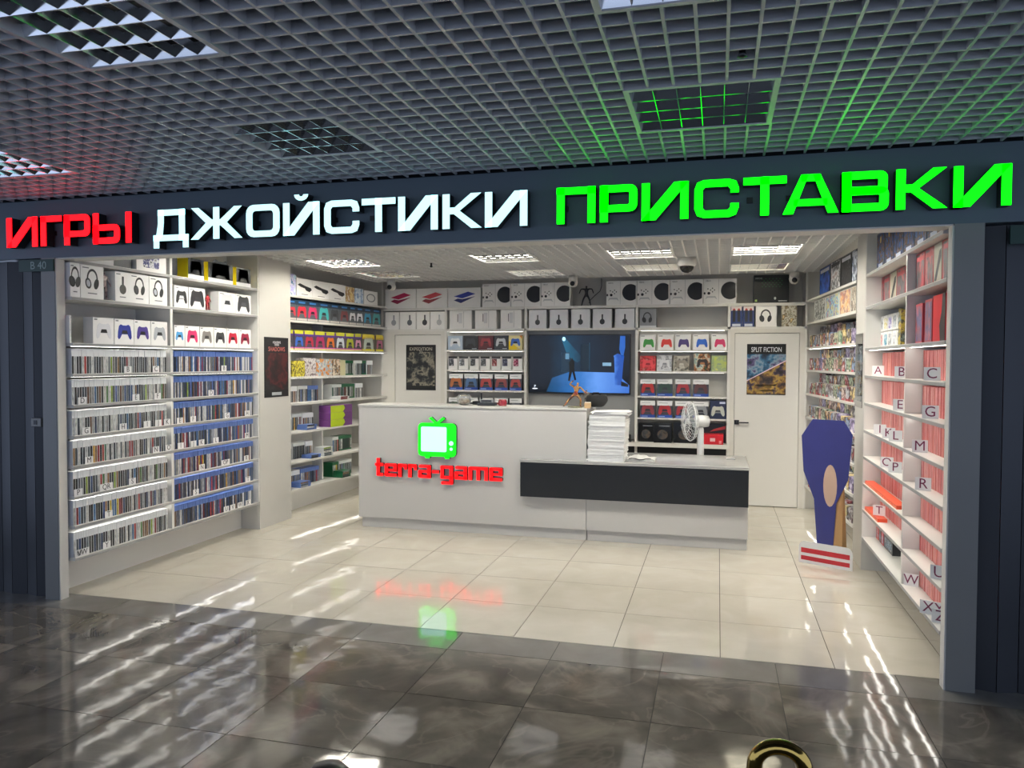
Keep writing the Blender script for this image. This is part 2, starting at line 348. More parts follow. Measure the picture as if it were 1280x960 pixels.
# ------------------------------------------------------------------ fascia letters
def H(x0, x1, z0, z1): return [rect(x0, z0, x1, z1)]
def glyph(ch, w):
    s, t = .215, .19      # stroke widths relative to cap height (x measured in cap heights too)
    I = [H(0, s, 0, 1), H(w-s, w, 0, 1), [[(0, 0), (1.75*s, 0), (w, 1), (w-1.75*s, 1)]]]
    ring = lambda a, b, c, d, r, k=(1, 1, 1, 1): [rrect(a, c, b, d, r, 4, k), rrect(a+s, c+t, b-s, d-t, max(.02, r-t*.8), 3, k)]
    if ch == 'И': return I
    if ch == 'Й': return I + [[arc(w/2, 1.24, .06, .19, PI, 2*PI, 8, 1.25)]]
    if ch == 'Г': return [H(0, s, 0, 1), H(0, w, 1-t, 1)]
    if ch == 'П': return [H(0, s, 0, 1), H(w-s, w, 0, 1), H(0, w, 1-t, 1)]
    if ch == 'Т': return [H(w/2-s/2, w/2+s/2, 0, 1), H(0, w, 1-t, 1)]
    if ch == 'Р': return [H(0, s, 0, 1), ring(0, w, .27, 1, .2, (0, 1, 1, 0))]
    if ch == 'Ы':
        b = w*.70
        return [H(0, s, 0, 1), ring(0, b, 0, .62, .2, (0, 1, 1, 0)), H(w-s, w, 0, 1)]
    if ch == 'О': return [ring(0, w, 0, 1, .26)]
    if ch == 'С':
        o = [(w, .36), (w-s, .36), (w-s, .26), (w-s-.06, t), (s+.06, t), (s, t+.07), (s, 1-t-.07), (s+.06, 1-t), (w-s-.06, 1-t), (w-s, .74), (w-s, .64), (w, .64),
             (w, .76), (w-.07, .94), (w-.24, 1), (.24, 1), (.07, .94), (0, .76), (0, .24), (.07, .06), (.24, 0), (w-.24, 0), (w-.07, .06), (w, .24)]
        return [[o]]
    if ch == 'К': return [H(0, s, 0, 1), [[(s, .42), (s+.13, .42), (w-.32, 0), (w, 0), (.52, .51), (w-.02, 1), (w-.33, 1), (s+.16, .61), (s, .61)]]]
    if ch == 'Ж': return [H(w/2-s/2, w/2+s/2, 0, 1)] + [[[(w/2+q*(s/2), .42), (w/2+q*(s/2+.05), .42), (w/2+q*(w/2-.28), 0), (w/2+q*w/2, 0), (w/2+q*(s/2+.27), .51), (w/2+q*(w/2-.02), 1), (w/2+q*(w/2-.29), 1), (w/2+q*(s/2+.05), .61), (w/2+q*(s/2), .61)]] for q in (-1, 1)]
    if ch == 'А': return [[[(0, 0), (s*1.2, 0), (w*.46, 1), (w*.33, 1)]], [[(w, 0), (w-s*1.2, 0), (w*.54, 1), (w*.67, 1)]], H(w*.33, w*.67, 1-t*.9, 1), H(w*.2, w*.8, .2, .37)]
    if ch == 'В': return [H(0, s, 0, 1), ring(0, w-.03, .43, 1, .17, (0, 1, 1, 0)), ring(0, w, 0, .6, .18, (0, 1, 1, 0))]
    if ch == 'Д': return [H(.17, w-.13, 1-t, 1), H(w-.13-s, w-.13, .0, 1), [[(.12, .0), (.12+s, .12), (.17+s, .6), (.17+s, 1), (.17, 1), (.17, .55), (.1, .15)]], H(0, w, 0, t), H(0, s*.95, -.23, t), H(w-s*.95, w, -.23, t)]
GLOW = {'r': emit('red_letter_glow', (1, .0015, .004), 3.2), 'w': emit('white_letter_glow', (.56, .97, 1.), 1.05), 'g': emit('green_letter_glow', (.0, 1., .0), 2.4)}
SIDE = mat('black_letter_return', '101214', .4)
def sign(word, px, colour, label, name='illuminated_word'):
    Yf = YF-.085; zb = 2.412; hh = .197
    x_0 = onY(px[0][0], 290, Yf).x; x_1 = onY(px[-1][1], 260, Yf).x
    t = empty(name, ((x_0+x_1)/2, YF, 2.5), label, 'sign')
    for ch, (a, b) in zip(word, px):
        ym = 290 - .04*a
        X0, X1 = onY(a, ym, Yf).x, onY(b, ym, Yf).x; wd = (X1-X0)/hh
        g = [[[(p[0]*hh, p[1]*hh) for p in lp] for lp in sh] for sh in glyph(ch, wd)]
        body = link('letter', flat(g, SIDE, None, .066, -.066), t, (X0-t.location.x, -.014, zb-2.5))
        link('letter_face', flat(g, GLOW[colour], None, .004, -.004), body, (0, -.066, 0))
        box('spacer', .02, .05, -.014, 0, .08, .11, SIDE, body).location = (0, .014, 0)
sign('ИГРЫ', [(8, 46.3), (50.6, 76.5), (80, 112), (116, 163.7)], 'r', 'glowing red letter sign reading ИГРЫ on the dark fascia')
sign('ДЖОЙСТИКИ', [(191.6, 235), (238, 302.5), (307.5, 349), (353.7, 399), (405, 448.7), (452, 494), (497.5, 547), (553, 602), (606, 659)], 'w', 'glowing white letter sign reading ДЖОЙСТИКИ in the middle of the fascia')
sign('ПРИСТАВКИ', [(696, 744), (750, 796.5), (802, 860.5), (868, 923.5), (929, 983), (978.5, 1048.5), (1052.7, 1111), (1120, 1184.5), (1192, 1264.6)], 'g', 'glowing green letter sign reading ПРИСТАВКИ right on the fascia')

# ------------------------------------------------------------------ racks
class Frame:          # a vertical display front: local x runs left to right as seen, local y runs into the rack
    def __init__(s, ox, oy, ang):
        s.o = Vector((ox, oy, 0)); s.a = ang; s.x = Vector((math.cos(ang), math.sin(ang), 0)); s.y = Vector((-math.sin(ang), math.cos(ang), 0))
    def s_at(s, px, py, inset=0.):
        d = ray(px, py); o = s.o + s.y*inset; n = s.y
        P = d*((o.dot(n))/d.dot(n)); return (P - s.o).dot(s.x)
    def z_at(s, px, py, inset=0.):
        d = ray(px, py); o = s.o + s.y*inset; return (d*((o.dot(s.y))/d.dot(s.y))).z + CAMH
    def at(s, u, z, inset=0.): p = s.o + s.x*u + s.y*inset; return (p.x, p.y, z)
FL = Frame(XL, 0, PI/2); FR = Frame(XR, 0, -PI/2); FB = Frame(0, YB, 0)
A_, B_ = Vector((-4.37, 7.22)), Vector((-4.13, 9.25)); FLR = Frame(A_.x, A_.y, math.atan2(B_.y-A_.y, B_.x-A_.x)); LLR = (B_-A_).length
C_, D_ = Vector((.955, 9.25)), Vector((1.115, 7.05)); FRR = Frame(C_.x, C_.y, math.atan2(D_.y-C_.y, D_.x-C_.x)); LRR = (D_-C_).length

TH = .022
EDGE = mat('grey_edge_band', '9b9b99', .45)
def led(shelf, pts, zt, m=None):          # a thin light strip under the front of a board, as a part of that board
    (x0, y0), (x1, y1) = pts; d = Vector((x1-x0, y1-y0)).normalized(); n = Vector((-d.y, d.x))*.006
    prism('light_strip', [(x0-n.x, y0-n.y), (x1-n.x, y1-n.y), (x1+n.x, y1+n.y), (x0+n.x, y0+n.y)], zt-TH-.0012, zt-TH+.004, m or LEDM, shelf)
def side_rack(side, y0, y1, ydiv, label):
    sg = 1 if side == 'R' else -1; xf = XR if side == 'R' else XL; xb = xf + sg*.34
    t = empty('display_rack', (xf+sg*.2, (y0+y1)/2, 0), label, 'shelf unit'); inv = -t.location
    def bx(nm, xa, xb_, a, b, c, d, m=WHITE, par=None):
        o = box(nm, min(xa, xb_), max(xa, xb_), a, b, c, d, m, par or t)
        if not par: o.location = inv
        return o
    bx('back_panel', xb, xb+sg*.015, 4.47, y1, 0, 2.9); bx('base_panel', xf+sg*.21, xf+sg*.228, y0, y1, 0, ZB[-1]-TH)
    bx('end_panel', xf+sg*.001, xb, y1-.018, y1, ZB[-1], 2.9)
    bx('divider', xf+sg*.003, xb, ydiv-.014, ydiv+.014, ZB[-1], 2.60 if side == 'L' else 2.326)
    for k, z in enumerate(ZB):
        ya = 4.47 if k == 0 else y0; s = bx('shelf', xf, xb, ya, y1-.018, z-TH, z); bx('edge_band', xf-sg*.001, xf, ya, y1-.018, z-TH, z-.003, EDGE, s)
        if 2 <= k <= 8:
            for a, b in ((y0+.02, ydiv-.03), (ydiv+.03, y1-.05)):
                led(s, ((xf+sg*.03, a), (xf+sg*.03, b)), z)
    return t
side_rack('L', 4.392, 6.64, 5.40, 'tall white wall rack filled with game cases on the left')
side_rack('R', 4.392, 6.64, 5.28, 'tall white wall rack with red game cases on the right')
def slant_rack(P, Q, xw, label, skip):
    t = empty('display_rack', ((P.x+xw)/2, (P.y+Q.y)/2, 0), label, 'shelf unit'); inv = -t.location
    lo, hi = sorted((xw, xw + (.015 if xw > 0 else -.015))); ya, yb = sorted((P.y, Q.y))
    box('back_panel', lo, hi, ya, yb+.048, 0, 2.9, WHITE, t).location = inv
    sg = 1 if xw > 0 else -1
    bb = sorted(((1.34 if sg > 0 else -4.53), (1.36 if sg > 0 else -4.55)))
    box('base_panel', bb[0], bb[1], ya, yb+.048, 0, ZB[-1]-TH, WHITE, t).location = inv
    d = (Q-P).normalized(); n = Vector((-d.y, d.x)) * (1 if (Vector((xw, P.y))-P).dot(Vector((-d.y, d.x))) > 0 else -1)
    zs = [z for k, z in enumerate(ZB) if k not in skip]
    for k, z in enumerate(zs):
        s = prism('shelf', [(P.x, P.y), (Q.x, Q.y), (xw, Q.y), (xw, P.y)], z-TH, z, WHITE, t); s.location = inv
        if k >= 1 and z < 2.0:
            a, b = P + n*.03 + d*.05, Q + n*.03 - d*.05; led(s, ((a.x, a.y), (b.x, b.y)), z)
    return t, zs
ZLR = [2.346, 2.08, 1.77, 1.48, 1.195, .89, .57, .272]
_zb = ZB[:]; ZB_L = ZB
ZB = ZLR; slant_rack(A_, B_, -4.66, 'white shelf unit with boxed controllers behind the left pillar', ())
ZRR = [2.346, 2.09, 1.82, 1.57, 1.31, 1.05, .79, .53, .272]
ZB = ZRR; slant_rack(C_, D_, 1.46, 'white shelf unit with small boxed figures by the right door', ())
ZB = ZB_L
# the divider of the left rear unit
dv = FLR.at(.88, 0, .02); _r = scn.objects['display_rack.002']; _d = link('divider', box_mesh(-.01, .01, .15, .29, .272, 2.324, WHITE), _r, (dv[0]-_r.location.x, dv[1]-_r.location.y, 0), FLR.a)
# pillars between the racks
struct(box('wall_left_pier', -4.70, XL, 6.645, 7.215, 0, 3.06, mat('pier_paint', 'cbc9c3', .5, var=.02))); struct(box('wall_right_pier', XR, 1.50, 6.645, 7.045, 0, 3.06, MATS['pier_paint']))

# back wall joinery
bk = empty('built_in_shelving', (-1.65, 9.4, 0), 'white built-in wall unit with open shelves along the back wall', 'shelf unit'); binv = -bk.location
def bb(nm, x0, x1, y0, y1, z0, z1, m=WHITE, par=None):
    o = box(nm, x0, x1, y0, y1, z0, z1, m, par or bk)
    if not par: o.location = binv
    return o
XC = [-4.20, -3.33, -2.29, -.935, .118, .955]
bb('top_shelf', XC[0], XC[-1], YB, YB+.36, 2.304, 2.326); bb('middle_shelf', XC[0], XC[-1], YB, YB+.36, 2.03, 2.056)
bb('back_board', XC[1], XC[4], YB+.30, YB+.315, .6, 2.03, WALLW); bb('back_board', XC[0], XC[-1], YB+.35, YB+.365, 2.056, 2.66, WALLW)
for x in XC[1:5]: bb('upright', x-.015, x+.015, YB, YB+.345, .0, 2.304)
for x in (XC[0], XC[-1]): bb('end_upright', x-.012, x+.012, YB, YB+.345, 0, 2.66)
ROWS_B = [1.792, 1.544, 1.27, .992]
for z in ROWS_B:
    for a, b in ((XC[1], XC[2]), (XC[3], XC[4])):
        zz = z + (.02 if (z == 1.27 and a == XC[1]) else 0) - (.022 if (z == 1.27 and a == XC[3]) else 0)
        s = bb('shelf', a+.015, b-.015, YB, YB+.30, zz-.02, zz)
        led(s, ((a+.05, YB+.03), (b-.05, YB+.03)), zz+.002, LEDB)
for a, b in ((XC[0], XC[1]), (XC[1], XC[2]), (XC[2], XC[3]), (XC[3], XC[4]), (XC[4], XC[5])):
    s = bb('top_rail', a+.02, b-.02, YB+.001, YB+.03, 2.292, 2.304, WHITE); 
for a, b in ((XC[1], XC[2]), (XC[3], XC[4])):
    s = bb('lower_rail', a+.02, b-.02, YB+.001, YB+.03, 2.018, 2.03, WHITE); led(s, ((a+.05, YB+.04), (b-.05, YB+.04)), 2.04, LEDB)
bb('tv_panel', XC[2]+.015, XC[3]-.015, YB+.10, YB+.30, .72, 2.03, GREYP)
bb('worktop', XC[1]-.014, XC[4]+.014, YB-.06, YB+.33, .652, .70)
bb('cabinet_front', XC[1]+.015, XC[4]-.015, YB+.02, YB+.035, .04, .645, mat('black_cabinet', '15181a', .3))
# doors
def door(n, x0, x1, handle_x):
    t = struct(empty('door_%d' % n, ((x0+x1)/2, YB, 0))); cx = (x0+x1)/2
    fx0, fx1 = (XC[0]+.012, XC[1]-.015) if n == 1 else (XC[4]+.015, XC[5]-.012)
    box('door_frame', fx0-cx, x0-cx-.004, .0, .09, 0, 2.03, WALLW, t); box('door_frame', x1-cx+.004, fx1-cx, .0, .09, 0, 2.03, WALLW, t); box('door_frame', x0-cx-.004, x1-cx+.004, .0, .09, 1.985, 2.03, WALLW, t)
    box('door_leaf', x0-cx, x1-cx, .012, .05, .008, 1.98, WHITE, t)
    box('backing', x0-cx-.01, x1-cx+.01, .06, .08, 0, 2.0, BLACK, t)
    if handle_x:
        h = box('handle_plate', handle_x-cx-.026, handle_x-cx+.026, .002, .012, .935, .987, BLACK, t, .003)
        box('lever', handle_x-cx+.0, handle_x-cx+.13, -.05, -.035, .953, .969, BLACK, h, .004); box('spindle', handle_x-cx-.008, handle_x-cx+.008, -.05, .003, .953, .969, BLACK, h)
door(1, -4.02, -3.40, None); door(2, .188, .880, .215)
struct(box('wall_back_left', -4.70, XC[0]-.012, YB+.05, YB+.2, 0, 3.06, WALLW)); struct(box('wall_back_right', XC[-1]+.012, 1.5, YB+.05, YB+.2, 0, 3.06, WALLW))

# ------------------------------------------------------------------ posters
def poster(frame, x0, x1, z0, z1, inset, label, artm, lines, extra=None):
    wd, hh = x1-x0, z1-z0
    t = link('poster', box_mesh(0, wd, 0, .003, 0, hh, C('0d0f13', .7)), None, frame.at(x0, z0, inset-.0035), frame.a); tag(t, label, 'poster')
    for shape, m in artm: link('picture_field', flat([[[(p[0]*wd, p[1]*hh) for p in shape]]], m), t)
    for s, cx, cz, size, m, xs in lines: link('lettering', text_mesh(s, size, m, .0008, .003, xs), t, (cx*wd, -.0012, cz*hh))
    return t
TW = C('d8dade', .5); 
poster(FB, -3.87, -3.466, 1.278, 1.857, .0115, 'dark poster headed EXPEDITION 33 on the left back door',
       [(rect(.03, .1, .97, .84), art('poster_dusk', ['0c1016', '10151b', '1c2228', '5a5850', '8a8474', '1a1e24', '0c1016'], 8., .6))],
       [('EXPEDITION', .5, .905, .058, C('b9b3a4', .5), .95), ('33', .5, .835, .05, C('b9b3a4', .5), 1.), ('2025', .5, .06, .025, C('8f959c', .5), 1.)][:2])
poster(FB, .319, .742, 1.28, 1.859, .0115, 'poster headed SPLIT FICTION with blue and orange halves on the right back door',
       [([(0, .28), (1, .68), (1, .8), (0, .8)], art('poster_blue', ['0a1c30', '123a58', '2a6488', '7f94a8', '4a3a6a', '0e2236'], 7., .6)), ([(0, .02), (1, .02), (1, .66), (0, .26)], art('poster_orange', ['15110e', '2a2024', '6a4a28', 'a8883a', '3a2c44', '121012'], 7., .6)), ([(0, .265), (0, .285), (1, .685), (1, .662)], C('e8c8d8', .5)), (rect(.22, .185, .76, .2), TW), (rect(.32, .15, .64, .163), TW), (rect(.35, .075, .68, .095), TW)],
       [('SPLIT FICTION', .5, .885, .078, C('dfe3ea', .5), .66)])
FPL = Frame(XL, 0, PI/2)
poster(FPL, 6.725, 7.165, 1.284, 1.884, 0, 'dark red poster headed SHADOWS on the left pillar',
       [(rect(.04, .12, .96, .74), art('poster_red', ['0b0b0d', '280c10', '4a1418', '150f12', '1b1b20', '0b0b0d'], 4., .7)), (rect(.3, .03, .7, .08), C('b8bcc0', .5))],
       [("ASSASSIN'S", .5, .915, .034, TW, .9), ('CREED', .5, .875, .028, TW, 1.), ('SHADOWS', .5, .80, .062, C('c56a62', .5), 1.)])
pm = link('poster', box_mesh(0, .33, 0, .004, 0, .60, mat('glossy_dark_poster', '1a1c1e', .06, coat=1.)), None, FR.at(-7.04, 1.288, -.0045), FR.a); tag(pm, 'glossy dark poster seen edge-on on the right pillar', 'poster')
link('picture_field', flat([[rect(.02, .05, .31, .5)]], art('poster_smoke2', ['141618', '3c4144', '8d9598', '191b1e'], 5., .06)), pm)

# ------------------------------------------------------------------ television
tv = empty('television', (-1.635, YB+.095, 1.62), 'large flat television showing a dark blue game scene on the back wall', 'television')
box('casing', -.625, .625, -.045, -.005, -.362, .362, BLACK, tv, .004); box('wall_bracket', -.15, .15, -.006, .006, -.1, .1, BLACK, tv)
def screen_mat(name, stops, axis):
    m, nt, b = new_mat(name); L = nt.links.new; N = nt.nodes.new
    t = N('ShaderNodeTexCoord'); sx = N('ShaderNodeSeparateXYZ'); L(t.outputs['Object'], sx.inputs[0])
    n = N('ShaderNodeTexNoise'); n.inputs['Scale'].default_value = 9.; n.inputs['Detail'].default_value = 4; L(t.outputs['Object'], n.inputs['Vector'])
    mr = N('ShaderNodeMapRange'); mr.inputs[1].default_value = stops[0][0]; mr.inputs[2].default_value = stops[-1][0]
    ad = N('ShaderNodeMath'); ad.operation = 'MULTIPLY_ADD'; ad.inputs[1].default_value = .16; L(n.outputs['Fac'], ad.inputs[0]); L(sx.outputs[axis], ad.inputs[2]); L(ad.outputs[0], mr.inputs[0])
    r = N('ShaderNodeValToRGB')
    while len(r.color_ramp.elements) < len(stops): r.color_ramp.elements.new(.5)
    for e, (p, c) in zip(r.color_ramp.elements, stops): e.position = (p-stops[0][0])/(stops[-1][0]-stops[0][0]); e.color = (*lin(c), 1)
    L(mr.outputs[0], r.inputs[0]); b.inputs['Base Color'].default_value = (0, 0, 0, 1); b.inputs['Roughness'].default_value = .15
    L(r.outputs[0], b.inputs['Emission Color']); b.inputs['Emission Strength'].default_value = 1.; return m
scr = link('screen', flat([[rect(-.612, -.345, .612, .35)]], screen_mat('screen_dark', [(-.62, '010203'), (-.3, '02070c'), (-.05, '0a2a3e'), (.15, '061826'), (.5, '010204')], 0)), tv, (0, -.0455, 0))
E1 = lambda n, h, s=1.: emit('screen_'+n, lin(h), s)
def sc(shape, m, off): link('screen_image', flat([[shape]], m), scr, (0, -off, 0))
sc([(-.40, -.34), (-.33, -.17), (-.1, -.09), (.45, -.10), (.612, -.25), (.612, -.345), (-.2, -.345)], screen_mat('screen_floor', [(-.42, '030a12'), (-.28, '14436c'), (.1, '2f6db4'), (.3, '5b8fdc'), (.65, '3d6cc0')], 0), .0008)
sc([(-.2, .33), (-.17, .32), (.06, .06), (-.02, .02), (-.14, .1), (-.205, .28)], screen_mat('screen_beam', [(-.22, '3f8fb0'), (-.1, '155a78'), (.1, '0b2b3e')], 0), .0008)
sc(ell(-.185, .305, .022, .026, 14), E1('lamp', '9fd0e4', 1.2), .0016)
sc(rect(-.165, .06, -.12, .13), E1('window', '4f7690'), .0016); sc(rect(-.22, -.09, -.115, .14), E1('frame_l', '0e2638'), .0012); sc(rect(.02, -.08, .13, .24), E1('door', '0a1c2a'), .0012); sc(rect(.125, -.08, .135, .26), E1('jamb', '18384c'), .0016)
sc([(.44, -.25), (.43, .08), (.42, .1), (.47, .13), (.55, .1), (.54, .02), (.52, -.25)], screen_mat('screen_pillar', [(.40, '123a80'), (.47, '4c86e0'), (.56, '1c4aa0')], 0), .0012)
sc([(.50, .34), (.49, .18), (.53, .05), (.56, .2), (.56, .34)], E1('foliage', '1d4f9a'), .0012); sc(rect(.29, -.02, .395, .02), E1('crate', '6c8fa8'), .0012)
sc([(-.13, -.2), (-.115, -.08), (-.12, .02), (-.1, .05), (-.085, .08), (-.07, .05), (-.055, .03), (-.055, -.07), (-.03, -.19), (-.05, -.2), (-.08, -.09), (-.11, -.21)], E1('hero', '02050a'), .002)
sc([(.515, -.2), (.6, -.24), (.6, -.27), (.515, -.26)], E1('dark_block', '04070e'), .002)
link('screen_lettering', text_mesh('P', .045, E1('mark', 'dfe8f4'), .0006), scr, (-.545, -.001, -.275)); sc(ell(-.545, -.302, .035, .007, 14), E1('mark', 'dfe8f4'), .001)

# ------------------------------------------------------------------ counter
CT = mat('grey_white_counter', 'c4c2bd', .35, var=.02, scale=2.)
ct = empty('sales_counter', (-1.6, 7.4, 0), 'long pale sales counter with a tall left block and a black drawer band', 'counter'); ci = -ct.location
def cb(nm, *a, m=CT, par=None, bev=.003):
    o = box(nm, *a, m, par or ct, bev)
    if not par: o.location = ci
    return o
cb('tall_block', -3.445, -1.16, 7.03, 7.09, .10, 1.20); cb('tall_side', -3.445, -3.40, 7.09, 7.75, .10, 1.20); cb('tall_side', -1.20, -1.16, 7.09, 7.60, .76, 1.20)
cb('tall_top', -3.45, -1.155, 7.02, 7.40, 1.20, 1.222); cb('inner_desk', -3.40, -1.20, 7.4, 7.80, .70, .73)
cb('plinth', -3.42, -1.16, 7.055, 7.7, 0, .10); cb('plinth', -1.152, .262, 7.055, 7.7, 0, .10)
cb('low_block', -1.156, .268, 7.03, 7.76, .10, .395); cb('low_body', -1.16, .266, 7.05, 7.76, .395, .72)
cb('drawer_band', -1.77, .268, 6.965, 7.03, .394, .715, m=mat('black_drawer_front', '090c0d', .4, var=.1), bev=.002)
cb('worktop', -1.775, .272, 6.96, 7.80, .716, .742, m=mat('glossy_stone_worktop', 'aaa9a6', .08, var=.08, scale=12.))
# glowing television emblem and name on the counter front
lg = empty('logo_sign', (-2.60, 7.03, .90), 'glowing green and white television emblem on the counter front', 'sign')
GG, GWm = emit('emblem_green', (.0, 1., .004), 1.0), emit('emblem_screen', (.42, 1., .82), .95)
def lpart(nm, shapes, m, d, y, parent): return link(nm, flat(shapes, m, None, d, -d), parent, (0, y, 0))
fx0, fx1, fz0, fz1 = -.195, .19, -.165, .155
case = lpart('emblem_case', [[rrect(fx0, fz0, fx1, fz1, .04)], [[(-.13, fz0+.01), (-.07, fz0+.01), (-.08, fz0-.02), (-.12, fz0-.02)]], [[(.07, fz0+.01), (.13, fz0+.01), (.12, fz0-.02), (.08, fz0-.02)]], [[(-.02, .15), (.01, .15), (-.06, .215), (-.085, .2)]], [[(-.02, .15), (.01, .15), (.08, .2), (.055, .215)]]], mat('dark_green_return', '06351c', .5), .036, -.004, lg)
lpart('emblem_face', [[rrect(fx0, fz0, fx1, fz1, .04)], [[(-.13, fz0+.01), (-.07, fz0+.01), (-.08, fz0-.02), (-.12, fz0-.02)]], [[(.07, fz0+.01), (.13, fz0+.01), (.12, fz0-.02), (.08, fz0-.02)]], [[(-.02, .15), (.01, .15), (-.06, .215), (-.085, .2)]], [[(-.02, .15), (.01, .15), (.08, .2), (.055, .215)]]], GG, .003, -.036, case)
lpart('emblem_screen', [[rrect(-.165, -.12, .095, .12, .015)]], GWm, .003, -.040, case); lpart('emblem_knob', [[ell(.142, -.035, .022, .022)]], GWm, .003, -.040, case); lpart('emblem_knob', [[ell(.142, -.09, .015, .015)]], GWm, .003, -.040, case)
nm_ = empty('logo_sign', (-2.60, 7.03, .585), 'glowing red lettering reading terra-game on the counter front', 'sign')
RED = emit('name_red', (1., .002, .004), 1.1)
def low(ch, w_):
    q = .27; r_ = lambda a, b, c, d, k=.09: [rrect(a, c, b, d, k, 3)]
    if ch == 't': return [H(.12, .12+q, .1, 1.38), r_(0, w_, .78, 1.0, .05), r_(.12, w_, 0, .24)]
    if ch == 'e': return [r_(0, w_, 0, .23), H(0, q, .1, .9), r_(0, w_, .78, 1), H(w_-q, w_, .44, .9), H(.1, w_-.02, .40, .58)]
    if ch == 'r': return [H(0, q, 0, 1), r_(0, w_, .76, 1), H(w_-q*.8, w_, .58, .9)]
    if ch == 'a': return [r_(.06, w_, .78, 1), H(w_-q, w_, 0, .9), r_(0, w_, 0, .22), H(0, q, .1, .5), r_(0, w_, .40, .59, .07)]
    if ch == 'g': return [r_(0, w_, .78, 1), r_(0, w_, .0, .22), H(0, q, .1, .9), H(w_-q, w_, -.3, .9), r_(.06, w_, -.42, -.19)]
    if ch == 'm': return [r_(0, w_, .77, 1), H(0, q, 0, .9), H(w_/2-q/2, w_/2+q/2, 0, .9), H(w_-q, w_, 0, .9)]
    return [H(0, w_, .40, .62)]
WID = {'t': .68, 'e': 1., 'r': .7, 'a': 1., '-': .55, 'g': 1., 'm': 1.5}; cur = 0.; hx = 1.30/(sum(WID[c] for c in 'terra-game') + 9*.12)
for ch in 'terra-game':
    g_ = [[[(p[0]*hx, p[1]*hx) for p in lp] for lp in sh] for sh in low(ch, WID[ch])]
    bd = link('letter', flat(g_, mat('dark_red_return', '3a0508', .5), None, .034, -.034), nm_, (-.65 + cur*hx, -.004, -hx*.5)); link('letter_face', flat(g_, RED, None, .003, -.003), bd, (0, -.034, 0)); cur += WID[ch] + .12
nm_.rotation_euler = (0, 0, 0)

# ------------------------------------------------------------------ printed shapes (unit front 0..1 wide, metric scaling later)
PAD = [(.10, .70), (.22, .79), (.38, .74), (.62, .74), (.78, .79), (.90, .70), (.97, .42), (1, .12), (.93, .0), (.83, .05), (.70, .27), (.30, .27), (.17, .05), (.07, 0), (0, .12), (.03, .42)]
PADIN = [(.27, .30), (.73, .30), (.66, .48), (.34, .48)]
def sc2(sh, x0, z0, w_, h_): return [(x0+p[0]*w_, z0+p[1]*h_) for p in sh]
COUNT = {}
def carton(frame, u0, u1, z, h, d, m, label, cat='box', name='carton', inset=-.0, group=None, rz=0.):
    if frame is FR: u0, u1 = max(u0, -6.615), min(u1, -4.41)
    if frame is FRR: u1 = min(u1, LRR-.012)
    w_ = u1-u0-.003
    o = link(name, box_mesh(0, w_, 0, d, 0, h, m), None, frame.at(u0+.0015, z, inset), frame.a+rz); tag(o, label, cat, group)
    o['w'] = w_; o['h'] = h; return o
def pr(o, shapes, m, nm='print', y=0.): return link(nm, flat([[s] if isinstance(s[0], tuple) else s for s in shapes], m), o, (0, -y, 0))
def print_pad(o, cx, cz, w_, col, inner=None, light=None):
    W, Hh = o['w'], o['h']; s = w_*W
    pr(o, [sc2(PAD, cx*W-s/2, cz*Hh-s*.38, s, s)], C(col, .4), 'controller_print')
    if inner: pr(o, [sc2(PADIN, cx*W-s/2, cz*Hh-s*.38, s, s)], C(inner, .4), 'controller_centre_print', .0007)
def print_headset(o, cx, cz, s, col, col2=None, wide=.8):
    W, Hh = o['w'], o['h']; r = s*Hh; x, zc = cx*W, cz*Hh
    pr(o, [arc(x, zc+.12*r, .62*r, .82*r, -.15, PI+.15, 14, wide)], C(col, .4), 'headband_print')
    pr(o, [ell(x-.62*r*wide, zc-.30*r, .32*r, .46*r, 16, .25), ell(x+.60*r*wide, zc-.30*r, .26*r, .46*r, 16, -.25)], C(col, .4), 'earcup_print', .0007)
    if col2: pr(o, [ell(x-.62*r*wide, zc-.30*r, .2*r, .3*r, 14, .25)], C(col2, .4), 'earcup_shine_print', .0014)
def print_sideset(o, cx, cz, s, col):     # slim headphones seen from the side
    W, Hh = o['w'], o['h']; r = s*Hh; x, zc = cx*W, cz*Hh
    pr(o, [rrect(x-.13*r, zc-.1*r, x+.17*r, zc+1.0*r, .08*r)], C(col, .4), 'headband_print'); pr(o, [ell(x, zc-.45*r, .5*r, .55*r, 18)], C(col, .4), 'earcup_print', .0007)
def bar(o, x0, z0, x1, z1, m, nm='print_band', y=0.):
    W, Hh = o['w'], o['h']; return pr(o, [rect(x0*W, z0*Hh, x1*W, z1*Hh)], m, nm, y)
INK = C('60646a', .5)
WB = mat('white_carton', 'f0efec', .42, var=.02)
ORD = ['first', 'second', 'third', 'fourth', 'fifth', 'sixth', 'seventh', 'eighth', 'ninth', 'tenth']

